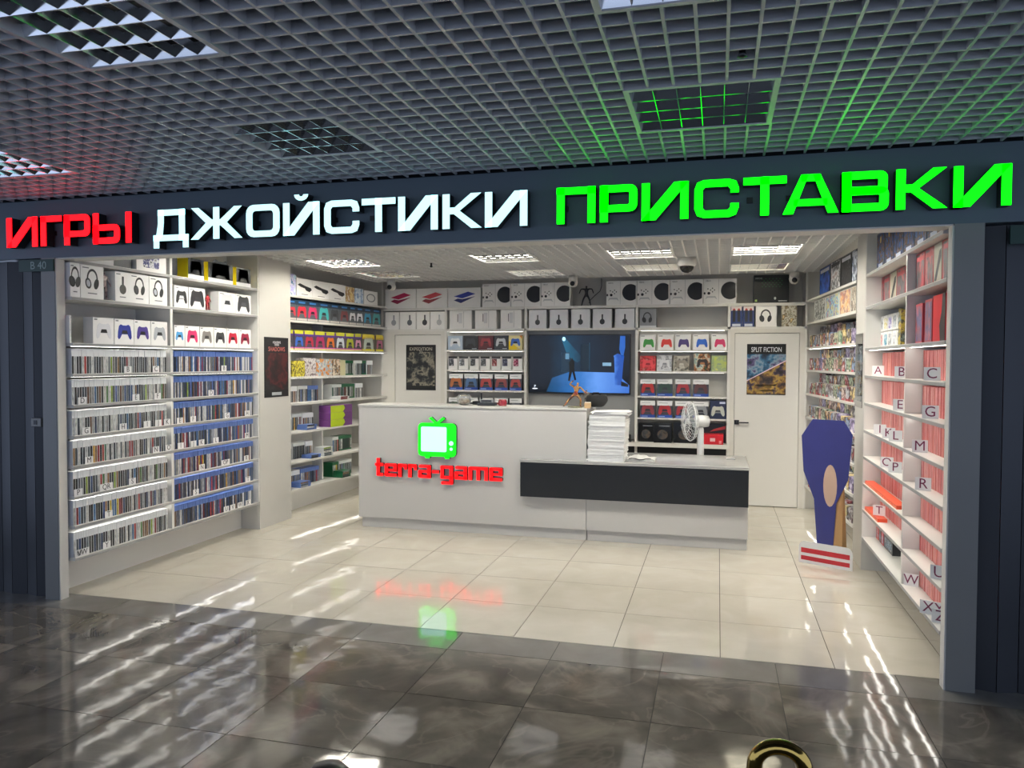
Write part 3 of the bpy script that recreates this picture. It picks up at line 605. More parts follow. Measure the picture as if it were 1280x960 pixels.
# ------------------------------------------------------------------ game cases
def case_mesh(kind, w_=.0195, h=.174, d=.132):
    body = {'white': mat('white_case_plastic', 'e6e8ea', .35), 'blue': mat('blue_case_plastic', '5a76b6', .3), 'red': mat('red_case_plastic', 'cf6a68', .3), 'green': mat('green_case_plastic', '0f5c38', .3), 'pale': mat('pale_case_plastic', 'd5d8d6', .3)}[kind]
    sp = objcol('game_spine_print', .4, .9, 75., (1, 1, .45)) if kind != 'red' else objcol('red_spine_print', .4, .5, 60., (1, 1, .3))
    zs = {'white': (.004, .70), 'blue': (.004, .74), 'red': (.004, .975), 'green': (.1, .8), 'pale': (.004, .8)}[kind]
    e = .0012; mg = .0022 if kind == 'white' else .0012; V, F, MI = [], [], []
    def bx(x0, x1, y0, y1, z0, z1, mi):
        n = len(V); V.extend([(x, y, z) for z in (z0, z1) for x, y in ((x0, y0), (x1, y0), (x1, y1), (x0, y1))])
        for f in ((3, 2, 1, 0), (4, 5, 6, 7), (0, 1, 5, 4), (1, 2, 6, 5), (2, 3, 7, 6), (3, 0, 4, 7)): F.append(tuple(n+i for i in f)); MI.append(mi)
    bx(0, w_-e, 0, d, 0, h, 0); bx(mg, w_-e-mg, -.0008, 0, zs[0]*h, zs[1]*h, 1)
    me = bpy.data.meshes.new('game_case'); me.from_pydata(V, [], F); me.update(); me.materials.append(body); me.materials.append(sp)
    for p, i in zip(me.polygons, MI): p.material_index = i
    return me
CM = {k: case_mesh(k, .0222 if k == 'white' else .0195) for k in ('white', 'blue', 'green', 'pale')}; CM['red'] = case_mesh('red', .0195)
TONES = [('dark', ['23272b', '2e3034', '1c2228', '3a3634', '2a3038', '15181b', '2f3b44', '4a4644', '3f464c'], 36), ('grey', ['6e7478', '8a8d8e', '5a6268', '75706a'], 20), ('pale', ['c9c8c2', 'd9d8d4', 'b6b9ba'], 24), ('blue', ['2c4a78', '3d6a94', '23385c', '4a5f96'], 9), ('red', ['8a2a2c', 'a83a34', '6e2226'], 8), ('brown', ['6b4a34', '8a6a48', 'a3764c'], 6), ('yellow', ['c9b23a', 'd6a63a'], 2), ('green', ['48703a', '8aa23c', '3c6a5a'], 3)]
def tone():
    r = random.random()*sum(t[2] for t in TONES)
    for n, cols, wt in TONES:
        r -= wt
        if r <= 0: return n, random.choice(cols)
    return TONES[0][0], TONES[0][1][0]
def put_case(kind, loc, rz, label, group, col, jit=True):
    o = link(kind+'_game_case', CM[kind], None, loc, rz); o.color = (*lin(col), 1); tag(o, label, 'game case', group)
    if jit: o.scale = (1, 1, random.choice((1, 1, 1, .985, 1.01)))
    return o
STUFF = {}
def stuff_case(kind, M4, col_i):
    me = CM[kind]; STUFF.setdefault(kind, ([], [], []))
    V, F, MI = STUFF[kind]; n = len(V); V += [tuple(M4 @ v.co) for v in me.vertices]; F += [tuple(n+i for i in p.vertices) for p in me.polygons]; MI += [p.material_index for p in me.polygons]
ROWNAME = ['top', 'second', 'third', 'fourth', 'fifth', 'sixth', 'bottom']
def fill(frame, u0, u1, z, inset, kind, rown, where, n_ind, reds=None, reverse=False, gap=.0):
    pt = .0222 if kind == 'white' else .0195; n = int((u1-u0)/pt)
    for i in range(n):
        u = u0 + i*pt; idx = (n-1-i) if reverse else i
        if random.random() < gap: continue
        if reds: tn, c = 'red', random.choice(reds)
        else: tn, c = tone()
        loc = frame.at(u, z, inset + random.uniform(0, .004))
        if idx < n_ind:
            lab = {'white': '%s spined white-topped game case, %s game row, %s', 'blue': '%s spined blue-topped game case, %s game row, %s', 'red': '%s game case, %s row of red cases, %s'}[kind] % (tn, rown, where) + ', ' + ['left third', 'middle third', 'right third'][min(2, 3*i//n)]
            put_case(kind, loc, frame.a, lab, '%s cases, %s row %s %d' % (tn, rown, where, min(2, 3*i//n)), c)
        else: stuff_case(kind, Matrix.Translation(loc) @ Matrix.Rotation(frame.a, 4, 'Z'), c)
REDS = ['d98583', 'd07674', 'e09a96', 'dc8c88', 'c86a6a', 'e4a8a2', 'd88478']
for k in range(7):
    z = ZB[3+k]
    fill(FL, 4.40, 5.375, z, .018, 'white', ROWNAME[k], 'near left bay', 43)
    fill(FL, 5.43, 6.57, z, .018, 'blue', ROWNAME[k], 'far left bay', 43)
    fill(FR, -5.262, -4.70, z, .10, 'red', ROWNAME[k], 'near right bay', 40, REDS)
    if k < 6: fill(FR, -6.56, -5.78, z, .115, 'red', ROWNAME[k], 'far right bay', 22, REDS, reverse=True)
def island_spine(name, cols):
    m, nt, b = new_mat(name); g = nt.nodes.new('ShaderNodeNewGeometry'); r = nt.nodes.new('ShaderNodeValToRGB'); r.color_ramp.interpolation = 'CONSTANT'
    while len(r.color_ramp.elements) < len(cols): r.color_ramp.elements.new(.5)
    for i, c in enumerate(cols): r.color_ramp.elements[i].position = i/len(cols); r.color_ramp.elements[i].color = (*lin(c), 1)
    nt.links.new(g.outputs['Random Per Island'], r.inputs[0]); nt.links.new(r.outputs[0], b.inputs['Base Color']); b.inputs['Roughness'].default_value = .4; return m
for kind, (V, F, MI) in STUFF.items():
    me = bpy.data.meshes.new('game_cases'); me.from_pydata(V, [], F); me.update()
    me.materials.append(CM[kind].materials[0]); me.materials.append(island_spine(kind+'_spine_mix', REDS if kind == 'red' else ['23272b', '3a3634', '6e7478', 'c9c8c2', '2c4a78', '8a2a2c', '1c2228', '8a6a48', '5a6268', 'd9d8d4']))
    for p, i in zip(me.polygons, MI): p.material_index = i
    o = link('game_cases', me); tag(o, {'blue': 'further blue topped game cases at the pillar end of the left rack', 'red': 'further red game cases at the far end of the right rack'}[kind], 'game cases', None, 'stuff')

# ------------------------------------------------------------------ alphabet cards on the racks
CARD = mat('white_card', 'ecebea', .5, var=.02); INKD, INKP = C('3a3c42', .5), C('7a2a4e', .5)
def card(frame, px, py, inset, txt, where, ink):
    u = frame.s_at(px, py, inset); u = max(u, 4.43) if frame is FL else u; z = frame.z_at(px, py, inset); w_ = .074 + .05*(len(txt)-1) if ink is INKD else .085 + .05*(len(txt)-1); h = .05 if ink is INKD else .075
    k = min(range(10), key=lambda i: abs(ZB[i]-(z-h/2)) if ZB[i] <= z+.01 else 9); z = ZB[k] + h/2 + .0005 + (.026 if txt == 'T' and ink is INKP else 0)
    o = link('letter_card', box_mesh(-w_/2, w_/2, 0, .002, -h/2, h/2, CARD), None, frame.at(u, z, inset), frame.a if ink is INKD else -.45)
    tag(o, 'white index card reading %s, %s' % (txt, where), 'card', 'index cards'); link('lettering', text_mesh(txt, h*1.1, ink, .0006, 0.), o, (0, -.0002, 0))
for row, items in enumerate([[(160, 458, 'B'), (195, 459, 'C')], [(103, 495, 'D'), (170, 492, 'E'), (197, 491, 'F')], [(108, 532, 'G'), (154, 528, 'H'), (184, 525, 'I'), (198, 524, 'J'), (209, 523, 'K')], [(111.5, 568, 'M'), (195, 558, 'N'), (211, 556, 'O')], [(86, 610, 'P'), (133, 602, 'QR'), (165.5, 596, 'S')], [(136, 636, 'T')], [(85, 686, 'U'), (103, 681, 'VW'), (133.5, 673.5, 'Y')]]):
    for px, py, t_ in items: card(FL, px, py, .004, t_, '%s game row of the near left bay' % ROWNAME[row], INKD)
for row, items in enumerate([[(280, 458, 'B')], [(264, 488, 'D')], [(225, 521, 'E'), (241.5, 519.5, 'F'), (284, 515, 'G'), (309, 512.5, 'H')], [(226, 550, 'I'), (242, 549, 'J'), (252, 548.5, 'K'), (270, 546, 'L'), (309, 540, 'M')], [(252.5, 579, 'N'), (282, 574, 'OP'), (308, 568, 'R')], [(245, 611, 'S'), (310, 595.5, 'T')], [(283, 630.5, 'U'), (291, 629, 'V'), (300, 627, 'W'), (310, 622.5, 'X')]]):
    for px, py, t_ in items: card(FL, px, py, .004, t_, '%s game row of the far left bay' % ROWNAME[row], INKD)
for row, items in enumerate([[(1097.6, 463, 'A'), (1127, 463.5, 'B'), (1165, 465, 'C')], [(1125, 502, 'E'), (1163, 509, 'G')], [(1100, 532, 'I'), (1110.8, 536, 'K'), (1119.5, 539, 'L'), (1150, 550.5, 'M')], [(1108.6, 571, 'O'), (1119, 577, 'P'), (1154, 595, 'R')], [], [(1099, 633, 'T'), (1174, 702, 'U')], [(1139, 712, 'W'), (1167, 742, 'XY'), (1176, 751, 'Z')]]):
    for px, py, t_ in items: card(FR, px, py, {'A': .06, 'W': .05, 'T': .045}.get(t_, .035), t_, '%s row of the right rack' % ROWNAME[row], INKP)

# ------------------------------------------------------------------ boxes: left rack, upper rows
def fl(px): return FL.s_at(px, 400)
PH1 = 'headset row of the near left bay'
for i, (a, b, st) in enumerate([(76.5, 102.5, 0), (103, 132, 1), (146, 165, 2), (164.5, 188, 0), (188.5, 211, 1)]):
    o = carton(FL, max(4.39, fl(a)), fl(b), ZB[1], .235 if i < 2 else .222, .16, WB, 'white headset carton, %s from the left in the upper row of the near left bay' % ORD[i], name='headset_box', inset=.012, group='headset cartons on the left rack')
    if st == 2: print_sideset(o, .5, .55, .3, '17181a')
    else: print_headset(o, .5, .56, .36, '17181a', '2e3033' if st == 0 else 'b8bcc2', .5 if i == 0 else .72)
    bar(o, .08, .9, .35, .93, INK, 'print_line'); bar(o, .3, .14, .7, .17, INK, 'print_line')
for i, (a, b, c, c2) in enumerate([(219.5, 237, '1b1c1f', 'd0d2d6'), (237.5, 258, '202124', '2b2c30'), (275, 295.5, 'd9dadc', '26272a'), (296, 315, '2b2d31', '44474c')]):
    o = carton(FL, fl(a), fl(b), ZB[1], .178, .09, WB, 'white carton with %s controller, upper row of far left bay' % ['black and silver', 'large black', 'white and black', 'charcoal'][i], name='controller_box', inset=.012, group='upper controller cartons, far left bay')
    print_pad(o, .52, .48, .8 if i != 1 else .86, c, c2); bar(o, .08, .9, .3, .93, INK, 'print_line')
for i, (a, b, c, c2, nm) in enumerate([(70, 89, 'd8d9db', None, 'pale grey'), (118, 144, 'e0e1e3', '1b1c1f', 'white and black'), (145, 169, '23338f', '17181c', 'cobalt blue'), (169.5, 190, '4a3a86', '17181c', 'purple'), (190.5, 211, 'a9adb2', '1d1e22', 'silver')]):
    o = carton(FL, max(4.395, fl(a)), fl(b), ZB[2], .19, .085, WB, 'white carton with a %s controller, third row of near left bay' % nm, name='controller_box', inset=.014, group='controller cartons, near left bay')
    print_pad(o, .52, .48, .74, c, c2); bar(o, .06, .9, .2, .94, INK, 'print_line')
for i, (a, b, c, c2, nm) in enumerate([(219.5, 232.5, '4c9ad0', '17181c', 'sky blue'), (233, 251, 'd03a6c', '3a1420', 'pink'), (251.5, 268.5, '8a8580', '3f3d3b', 'camouflage grey'), (269, 284.5, '3a3b3d', '17181c', 'black'), (285, 300, 'b52038', '2a1216', 'red'), (300.5, 315, '8f2440', '2a1216', 'dark red')]):
    o = carton(FL, fl(a), fl(b), ZB[2], .172, .085, WB, 'white carton with a %s controller, third row of far left bay' % nm, name='controller_box', inset=.014, group='controller cartons, far left bay')
    print_pad(o, .5, .48, .74, c, c2); bar(o, .06, .9, .2, .94, INK, 'print_line')
o = carton(FL, fl(112), fl(146), ZB[0], .20, .2, WB, 'white carton at the top of the near left bay above the headsets', inset=.02)
o = carton(FL, fl(150), fl(172), ZB[0], .20, .2, C('4a4c50'), 'grey carton beside the white one at the top of the near left bay', inset=.05)
o = carton(FL, fl(174), fl(211), ZB[0], .20, .2, WB, 'white carton with a navy print at the top of the near left bay', inset=.02); pr(o, [rrect(.07, .03, .25, .15, .02)], art('navy_print', ['e8e8ea', '26285c', '3b3d78', 'e8e8ea', '1c1e3a'], 22.), 'print')
o = carton(FL, max(5.42, fl(214)), fl(225), ZB[0], .2, .1, C('232428', .3), 'black carton at the top left of the far left bay', inset=.02)
for i, (a, b) in enumerate([(237, 257), (262, 293), (297, 315)]):
    o = carton(FL, fl(a), fl(b), ZB[0], .17, .13, C('f2dc1a', .4), 'yellow sided dark carton, %s of three atop the far left bay' % ORD[i], name='accessory_box', inset=.012, group='yellow sided cartons')
    bar(o, .0, .2, 1, 1, C('1d2024', .35), 'dark_front_print'); bar(o, 0, .0, 1, .2, C('dfe0e2', .4), 'white_front_band'); print_pad(o, .5, .55, .75, '5a5f66')
    for ch in o.children[-1:]: ch.location.y = -.0008

# ------------------------------------------------------------------ action figures
def figure(name, label, loc, h, mcol, pose, rz=0., base=None, cat='figurine'):
    t = empty(name, loc, label, cat, rz)
    J = dict(pel=(0, 0, .50), chest=(0, 0, .72), neck=(0, 0, .83), head=(0, -.01, .93), sl=(-.12, 0, .78), sr=(.12, 0, .78), el=(-.2, 0, .63), er=(.2, 0, .63), hl=(-.24, -.05, .5), hr=(.24, -.05, .5), kl=(-.09, 0, .27), kr=(.09, 0, .27), fl=(-.12, 0, .03), fr=(.12, 0, .03), tl=(-.13, -.07, .015), tr=(.13, -.07, .015), pl=(-.06, 0, .47), pr=(.06, 0, .47))
    J.update(pose); R = dict(pel=.075, chest=.09, neck=.035, head=.065, sl=.045, sr=.045, el=.035, er=.035, hl=.025, hr=.025, kl=.045, kr=.045, fl=.03, fr=.03, tl=.025, tr=.025, pl=.06, pr=.06)
    ks = list(J); E = [('pel', 'chest'), ('chest', 'neck'), ('neck', 'head'), ('chest', 'sl'), ('chest', 'sr'), ('sl', 'el'), ('sr', 'er'), ('el', 'hl'), ('er', 'hr'), ('pel', 'pl'), ('pel', 'pr'), ('pl', 'kl'), ('pr', 'kr'), ('kl', 'fl'), ('kr', 'fr'), ('fl', 'tl'), ('fr', 'tr')]
    me = bpy.data.meshes.new('figure'); me.from_pydata([tuple(c*h for c in J[k]) for k in ks], [(ks.index(a), ks.index(b)) for a, b in E], []); me.update()
    o = link('body', me, t); m = o.modifiers.new('skin', 'SKIN'); me.materials.append(mcol)
    for k, sv in zip(ks, me.skin_vertices[0].data): sv.radius = (R[k]*h, R[k]*h*.85); sv.use_root = (k == 'pel')
    s = o.modifiers.new('sub', 'SUBSURF'); s.levels = 1; s.render_levels = 1
    if base: lathe('base', [(.26*h, -.02*h-.001), (.26*h, .0), (.24*h, .008*h)], base, t)
    return t
p_ = FL.at(fl(139), ZB[1]+.006, .06); figure('action_figure', 'pale pink armoured figurine between the headset cartons', p_, .22, art('fig_pale', ['e2d8d2', 'c0a9a4', '4a4246', 'efe8e4'], 25.), dict(hl=(-.16, -.1, .72), el=(-.22, 0, .72), hr=(.2, -.1, .45)), PI/2, C('2a2b2e'))
p_ = FL.at(fl(267), ZB[1]+.004, .06); figure('action_figure', 'small red and black figurine between the far left controller cartons', p_, .15, art('fig_red', ['1a1416', '7a1c24', 'b03038', '201a1c'], 30.), {}, PI/2, C('1a1a1c'))
figure('action_figure', 'dark winged-arm action figure standing between console cartons on the back wall', (onY(733, 375, YB+.12).x, YB+.12, 2.332), .26, C('1c1d20', .35), dict(el=(-.26, 0, .78), er=(.26, 0, .78), hl=(-.34, -.02, .56), hr=(.34, -.02, .56), kl=(-.15, -.05, .27), kr=(.14, .03, .27), fl=(-.22, 0, .03), fr=(.2, 0, .03), tl=(-.24, -.07, .015), tr=(.22, -.07, .015)), 0, C('141416'))
tag(tube('cable', [(onY(x, y, YB+.25).x, YB+.25, onY(x, y, YB+.25).z) for x, y in ((752, 348), (752, 358), (750, 364), (744, 369), (738, 375), (736, 379))], .004, BLACK), 'thin black cable hanging beside the dark action figure', 'cable')

# ------------------------------------------------------------------ boxes: unit behind the left pillar
def flr(px, py=430): return FLR.s_at(px, py)
o = carton(FLR, flr(358), flr(371), ZLR[0], .22, .12, art('pastel_box', ['8fc4e4', 'dfeaf4', 'b7b2ec', 'e8e4f4', '5a84b0'], 12.), 'tall pastel blue carton at the pillar end of the top shelf', inset=.01)
for i, (a, b) in enumerate([(372, 392), (392, 413), (413, 433)]):
    o = carton(FLR, flr(a), flr(b), ZLR[0], .19, .12, WB, 'white carton with a black virtual reality visor, %s of three behind the left pillar' % ORD[i], name='headset_box', inset=.01, group='visor cartons')
    W, Hh = o['w'], o['h']; pr(o, [[(.06*W, .62*Hh), (.2*W, .72*Hh), (.55*W, .6*Hh), (.9*W, .52*Hh), (.94*W, .4*Hh), (.8*W, .28*Hh), (.6*W, .34*Hh), (.5*W, .46*Hh), (.25*W, .52*Hh)]], C('1b1c20', .35), 'visor_print'); bar(o, .3, .1, .7, .13, INK, 'print_line')
carton(FLR, flr(433.5), flr(444), ZLR[0], .18, .12, art('warm_box', ['d8b45a', 'e8d6a4', 'a8763a', 'f0ead8'], 12.), 'golden printed carton on the top shelf behind the left pillar', inset=.01)
carton(FLR, flr(444.5), flr(455), ZLR[0], .18, .12, art('icy_box', ['b8cfe4', 'e6eef4', '6a94c0', 'f0f4f8'], 12.), 'pale blue printed carton on the top shelf behind the left pillar', inset=.01)
o = carton(FLR, flr(456), flr(473), ZLR[0], .17, .12, WB, 'white carton with a ring shaped print at the far end of the top shelf', inset=.01); W, Hh = o['w'], o['h']; pr(o, [[ell(.5*W, .5*Hh, .32*W, .3*Hh), ell(.5*W, .5*Hh, .26*W, .24*Hh)]], C('707680'), 'ring_print')
edges = [360, 371.5, 385, 398.5, 413, 425.5, 437, 446, 455, 465.5, 477]; cols = [('c03040', 'red'), ('c8283c', 'scarlet'), ('c03060', 'magenta'), ('3fa8a8', 'teal'), ('3a4044', 'charcoal'), ('7a3a3c', 'maroon'), ('d8dadc', 'white'), ('e6e6e8', 'bright white'), ('3a9ac0', 'cyan'), ('4a9c9c', 'sea green')]
for (a, b), (c, n) in zip(zip(edges, edges[1:]), cols):
    o = carton(FLR, flr(a), flr(b), ZLR[1], .222, .10, C('55595e', .3), 'navy topped blister box with a %s controller behind the left pillar' % n, name='controller_box', inset=.008, group='navy topped controller boxes')
    bar(o, 0, .76, 1, 1, C('14283c', .35), 'header_band'); bar(o, .2, .84, .8, .92, C('3c78b4', .4), 'header_print', .0007); print_pad(o, .5, .42, .84, c, '24262a'); bar(o, .02, .02, .98, .12, C('c9c4bc'), 'price_band')
edges = [(359, 368), (368.5, 381), (381, 394), (394, 408), (408, 420), (420, 432.5), (432.5, 444), (444, 453), (453.5, 469), (470.5, 480)]; cols = [('3a3c44', 'grey'), ('3462b8', 'blue'), ('b03040', 'red'), ('a82c5c', 'magenta'), ('e07a24', 'orange'), ('d4dce0', 'white'), ('b8bc30', 'lime'), ('e0a0c0', 'pink'), ('c8d4c8', 'mint'), ('c06a90', 'rose')]
for i, ((a, b), (c, n)) in enumerate(zip(edges, cols)):
    o = carton(FLR, flr(a), flr(b), ZLR[2], .20, .10, C('4a4450' if i < 8 else '6a6458', .3), 'yellow and purple topped blister box with a %s controller behind the left pillar' % n, name='controller_box', inset=.008, group='yellow topped controller boxes')
    bar(o, 0, .74, 1, 1, C('52308a' if i < 8 else 'd8b42c', .35), 'header_band'); bar(o, .04, .84, .9, 1.04, C('c8c83a' if i < 8 else 'e8d84a', .4), 'header_print', .0007); print_pad(o, .5, .42, .8, c, '24262a'); bar(o, .0, .0, 1, .13, C('d070b0' if i < 8 else 'f0e020'), 'price_band'); bar(o, .0, .0, 1, .06, C('e8e070'), 'price_edge', .0007)
carton(FLR, flr(367), flr(383), ZLR[3], .17, .05, art('yellow_art', ['e0c81e', '3a3a30', 'f0e050', '6a6030'], 30.), 'yellow printed game box standing at front behind the left pillar', inset=.02)
carton(FLR, flr(384.5), flr(399.5), ZLR[3], .2, .11, art('mauve_art', ['8a7c84', 'c8bcc0', 'e0dcd8', '5c5058', 'a88a90'], 30.), 'mauve and white boxed game pile beside the yellow game box', inset=.05)
carton(FLR, flr(401), flr(417), ZLR[3], .19, .10, art('orange_art', ['c8502c', 'e8a040', '8ab0c8', 'e8e0d0', 'a82c20'], 22.), 'orange and red printed carton behind the left pillar', inset=.02)
carton(FLR, flr(417.5), flr(427), ZLR[3], .19, .10, art('brown_art', ['b07040', 'e8dcc8', '3a2018', 'd0a878'], 22.), 'brown and cream printed carton next to the orange one', inset=.02)
carton(FLR, flr(427.5), flr(433.5), ZLR[3], .18, .10, C('d8d2a8'), 'slim pale yellow carton next to the brown one', inset=.02)
def rowcases(zr, a, b, kind, n_, where, group, inset=.05, col=None, tall=1.):
    u0, u1 = flr(a), flr(b); st = (u1-u0)/n_
    for i in range(n_):
        tn, c = tone(); o = put_case(kind, FLR.at(u0+i*st, zr, inset), FLR.a, '%s game case standing %s' % (kind, where), group, col or c, False); o.scale = (st/(.0222 if kind == 'white' else .0195), 1, tall)
def pile(zr, a, n_, kind, where, group, inset=.02):
    u0 = flr(a)
    for i in range(n_):
        tn, c = tone(); o = link(kind+'_game_case', CM[kind], None, FLR.at(u0, zr+.0195*(i+1), inset+random.uniform(0, .01)), FLR.a); o.color = (*lin(c), 1)
        o.rotation_euler = (0, PI/2, 0); o.rotation_euler = (Matrix.Rotation(FLR.a, 3, 'Z') @ Matrix.Rotation(PI/2, 3, 'Y')).to_euler(); tag(o, '%s game case lying in the flat pile %s' % (kind, where), 'game case', group)
G3 = 'loose cases behind the left pillar'
R3 = ['on the fourth shelf behind the left pillar', 'on the fifth shelf behind the left pillar', 'on the sixth shelf behind the left pillar', 'on the seventh shelf behind the left pillar', 'on the lowest shelf behind the left pillar']
for (r, a, b, kind, n_) in [(0, 435, 446, 'green', 7), (0, 446.5, 457, 'pale', 6), (0, 457.5, 462, 'green', 3), (0, 463, 470, 'white', 5),
        (1, 365, 371, 'blue', 4), (1, 372, 385, 'white', 8), (1, 385.5, 398, 'pale', 7), (1, 398.5, 411, 'blue', 6), (1, 428, 440, 'pale', 6), (1, 441, 456, 'green', 7), (1, 457, 466, 'white', 5),
        (2, 366, 378, 'white', 8), (2, 379, 391, 'pale', 7), (2, 392, 405, 'white', 7), (2, 441, 452, 'green', 6),
        (3, 365, 378, 'white', 7), (3, 380, 394, 'pale', 7), (3, 395, 404, 'white', 5), (3, 428.5, 436, 'pale', 4), (3, 437, 452, 'green', 8),
        (4, 365, 376, 'pale', 6), (4, 377, 388, 'white', 6), (4, 389, 412, 'blue', 10), (4, 428.5, 436, 'green', 4), (4, 437, 452, 'pale', 7)]:
    rowcases(ZLR[3+r], a, b, kind, n_, R3[r], '%s upright cases %s' % (kind, R3[r]), .05 if r == 0 else .148)
for (r, a, n_, kind) in [(1, 426, 2, 'pale'), (2, 384, 3, 'blue'), (3, 389, 2, 'blue'), (3, 405, 5, 'pale'), (4, 376, 3, 'blue'), (4, 428, 4, 'green')]:
    pile(ZLR[3+r], a, n_, kind, R3[r], '%s case pile %s' % (kind, R3[r]), -.0)
LIME = C('b4cc1e', .4)
for i in range(3):
    o = carton(FLR, flr(413), flr(440), ZLR[5]+.082*i, .08, .16, C('6a3a78'), 'lime and purple carton, %s of a stack of three behind the counter' % ['bottom', 'middle', 'top'][i], inset=.0, group='lime carton stack')
    W, Hh = o['w'], o['h']; pr(o, [[(0, 0), (.55*W, 0), (.66*W, Hh*.5), (.6*W, Hh), (0, Hh)]], LIME, 'lime_print')

# ------------------------------------------------------------------ boxes: back wall
def bx_(px): return onY(px, 400, YB).x
Z0, Z1 = 2.326, 2.056
for a, b, c, c2, n in [(481, 519.5, 'c0285c', '8a1c44', 'crimson'), (520, 559, 'c83a48', '8a2430', 'coral red'), (559.5, 600.5, '26389a', '1a266a', 'deep blue')]:
    o = carton(FB, bx_(a), bx_(b), Z0, .245, .12, WB, 'white carton printed with %s console covers on the back wall top shelf' % n, name='console_box', inset=.01, group='console cover cartons')
    W, Hh = o['w'], o['h']; pr(o, [[(.18*W, .56*Hh), (.62*W, .80*Hh), (.84*W, .68*Hh), (.44*W, .46*Hh)]], C(c, .35), 'cover_print'); pr(o, [[(.18*W, .36*Hh), (.3*W, .46*Hh), (.44*W, .42*Hh), (.84*W, .56*Hh), (.4*W, .22*Hh)]], C(c2, .35), 'cover_print')
for i, (a, b) in enumerate([(602.5, 638), (638.5, 675.5), (676, 712.5), (757.5, 795.5), (796, 836.5), (837, 878.5), (879, 920.5)]):
    o = carton(FB, bx_(a), bx_(b), Z0, .285, .15, WB, 'white console carton with a black disc, %s from the left on the back wall' % ORD[i], name='console_box', inset=.01, group='white console cartons')
    W, Hh = o['w'], o['h']; r = .275*W
    disc = [p for p in ell(.80*W, .52*Hh, r, r, 28) if p[0] < W*.995]
    pr(o, [sorted(disc, key=lambda p: math.atan2(p[1]-.52*Hh, p[0]-.74*W))], C('14161a', .35), 'disc_print'); bar(o, .455, .02, .465, .98, C('b4b5b6'), 'edge_print')
    pr(o, [ell(.16*W, .42*Hh, .045*W, .045*W, 12), ell(.03*W, .42*Hh, .03*W, .04*W, 10), ell(.13*W, .60*Hh, .02*W, .02*W, 8), ell(.27*W, .62*Hh, .02*W, .02*W, 8), ell(.33*W, .55*Hh, .02*W, .02*W, 8), ell(.21*W, .55*Hh, .02*W, .02*W, 8), ell(.27*W, .48*Hh, .02*W, .02*W, 8)], C('232529', .4), 'button_print')
    link('lettering', text_mesh('XBOX', .022, INK), o, (.14*W, -.0004, .92*Hh)); pr(o, [[(.05*W, .18*Hh), (.1*W, .3*Hh), (.36*W, .3*Hh), (.42*W, .16*Hh), (.34*W, .24*Hh), (.12*W, .24*Hh)]], C('c2c4c6'), 'controller_print')
o = carton(FB, bx_(941.5), bx_(986), Z0, .315, .18, C('10130f', .3), 'black console carton with a green dotted pattern on the right of the top shelf', name='console_box', inset=.01); W, Hh = o['w'], o['h']
pr(o, [[(x*W+(k % 2)*.02, (.85-.07*k)*Hh), (x*W+.018+(k % 2)*.02, (.85-.07*k)*Hh), (x*W+.009+(k % 2)*.02, (.885-.07*k)*Hh)] for k in range(5) for x in (.22, .32, .42, .52, .62, .72)], C('1e6a34', .4), 'dot_print')
pr(o, [ell(.61*W, .16*Hh, .012, .016, 12)], C('d8dcd8'), 'mark_print'); bar(o, .70, .05, .95, .08, C('c8ccc8'), 'print_line'); bar(o, .04, .05, .1, .12, C('a8c868'), 'rating_print'); link('lettering', text_mesh('XBOX', .028, C('b8bcb8')), o, (.14*W, -.0004, .88*Hh))
for i, (a, b, c, n, g) in enumerate([(481, 498.5, '9a9da2', 'grey', 0), (499, 519.5, '5c6066', 'slate', 0), (520, 537, '33353a', 'black', 0), (537.5, 555.5, 'b4b6b8', 'silver', 0)]):
    o = carton(FB, bx_(a), bx_(b), Z1, .222, .1, WB, 'white carton with slim %s headphones above the left back door' % n, name='headphone_box', inset=.01, group='headphone cartons above left door'); print_sideset(o, .62, .52, .3, c)
for i, (a, b) in enumerate([(561, 589), (593, 620), (625, 651.5)]):
    o = carton(FB, bx_(a), bx_(b), Z1, .232, .2, WB, 'white console carton with a thin upright print, %s of three left of the television headphones' % ORD[i], name='console_box', inset=.02, group='plain white console cartons')
    bar(o, .36, .38, .40, .80, C('55585e'), 'console_print'); bar(o, .42, .3, .58, .86, C('cfd0d2'), 'console_print'); bar(o, .62, .06, .66, .94, C('d0d0ce'), 'edge_print')
for i, (a, b) in enumerate([(660.5, 682.5), (686.5, 709.5), (713.5, 737), (740.5, 764.5), (768.5, 793)]):
    o = carton(FB, bx_(a), bx_(b), Z1, .228, .12, mat('silver_carton', 'dcdde0', .35), 'silver white carton with black headphones, %s of five above the television' % ORD[i], name='headphone_box', inset=.02, group='headphone cartons above television'); print_sideset(o, .5, .45, .27, '2a2c30')
o = carton(FB, bx_(799.5), bx_(820.5), Z1, .225, .12, C('8d9094'), 'grey carton with a black headset right of the television', name='headset_box', inset=.01); print_headset(o, .45, .5, .33, '16171a'); bar(o, .0, .0, 1, .1, C('d8dadc'), 'print_band')
for i, (a, b) in enumerate([(913, 928), (928.5, 943)]):
    o = carton(FB, bx_(a), bx_(b), Z1, .232, .1, C('16306e', .35), 'navy carton with two upright remote prints, %s of two above the right back door' % ORD[i], name='accessory_box', inset=.01, group='navy accessory cartons')
    bar(o, .05, .8, .95, 1, C('e4d4d2'), 'print_band'); bar(o, .18, .25, .42, .85, C('101420'), 'remote_print', .0007); bar(o, .58, .25, .82, .85, C('101420'), 'remote_print', .0007); bar(o, .15, .03, .85, .15, C('ccd4e4'), 'print_band'); W, Hh = o['w'], o['h']; pr(o, [ell(.3*W, .86*Hh, .012, .012, 10), ell(.7*W, .86*Hh, .012, .012, 10)], C('c03a3a'), 'button_print', .0014)
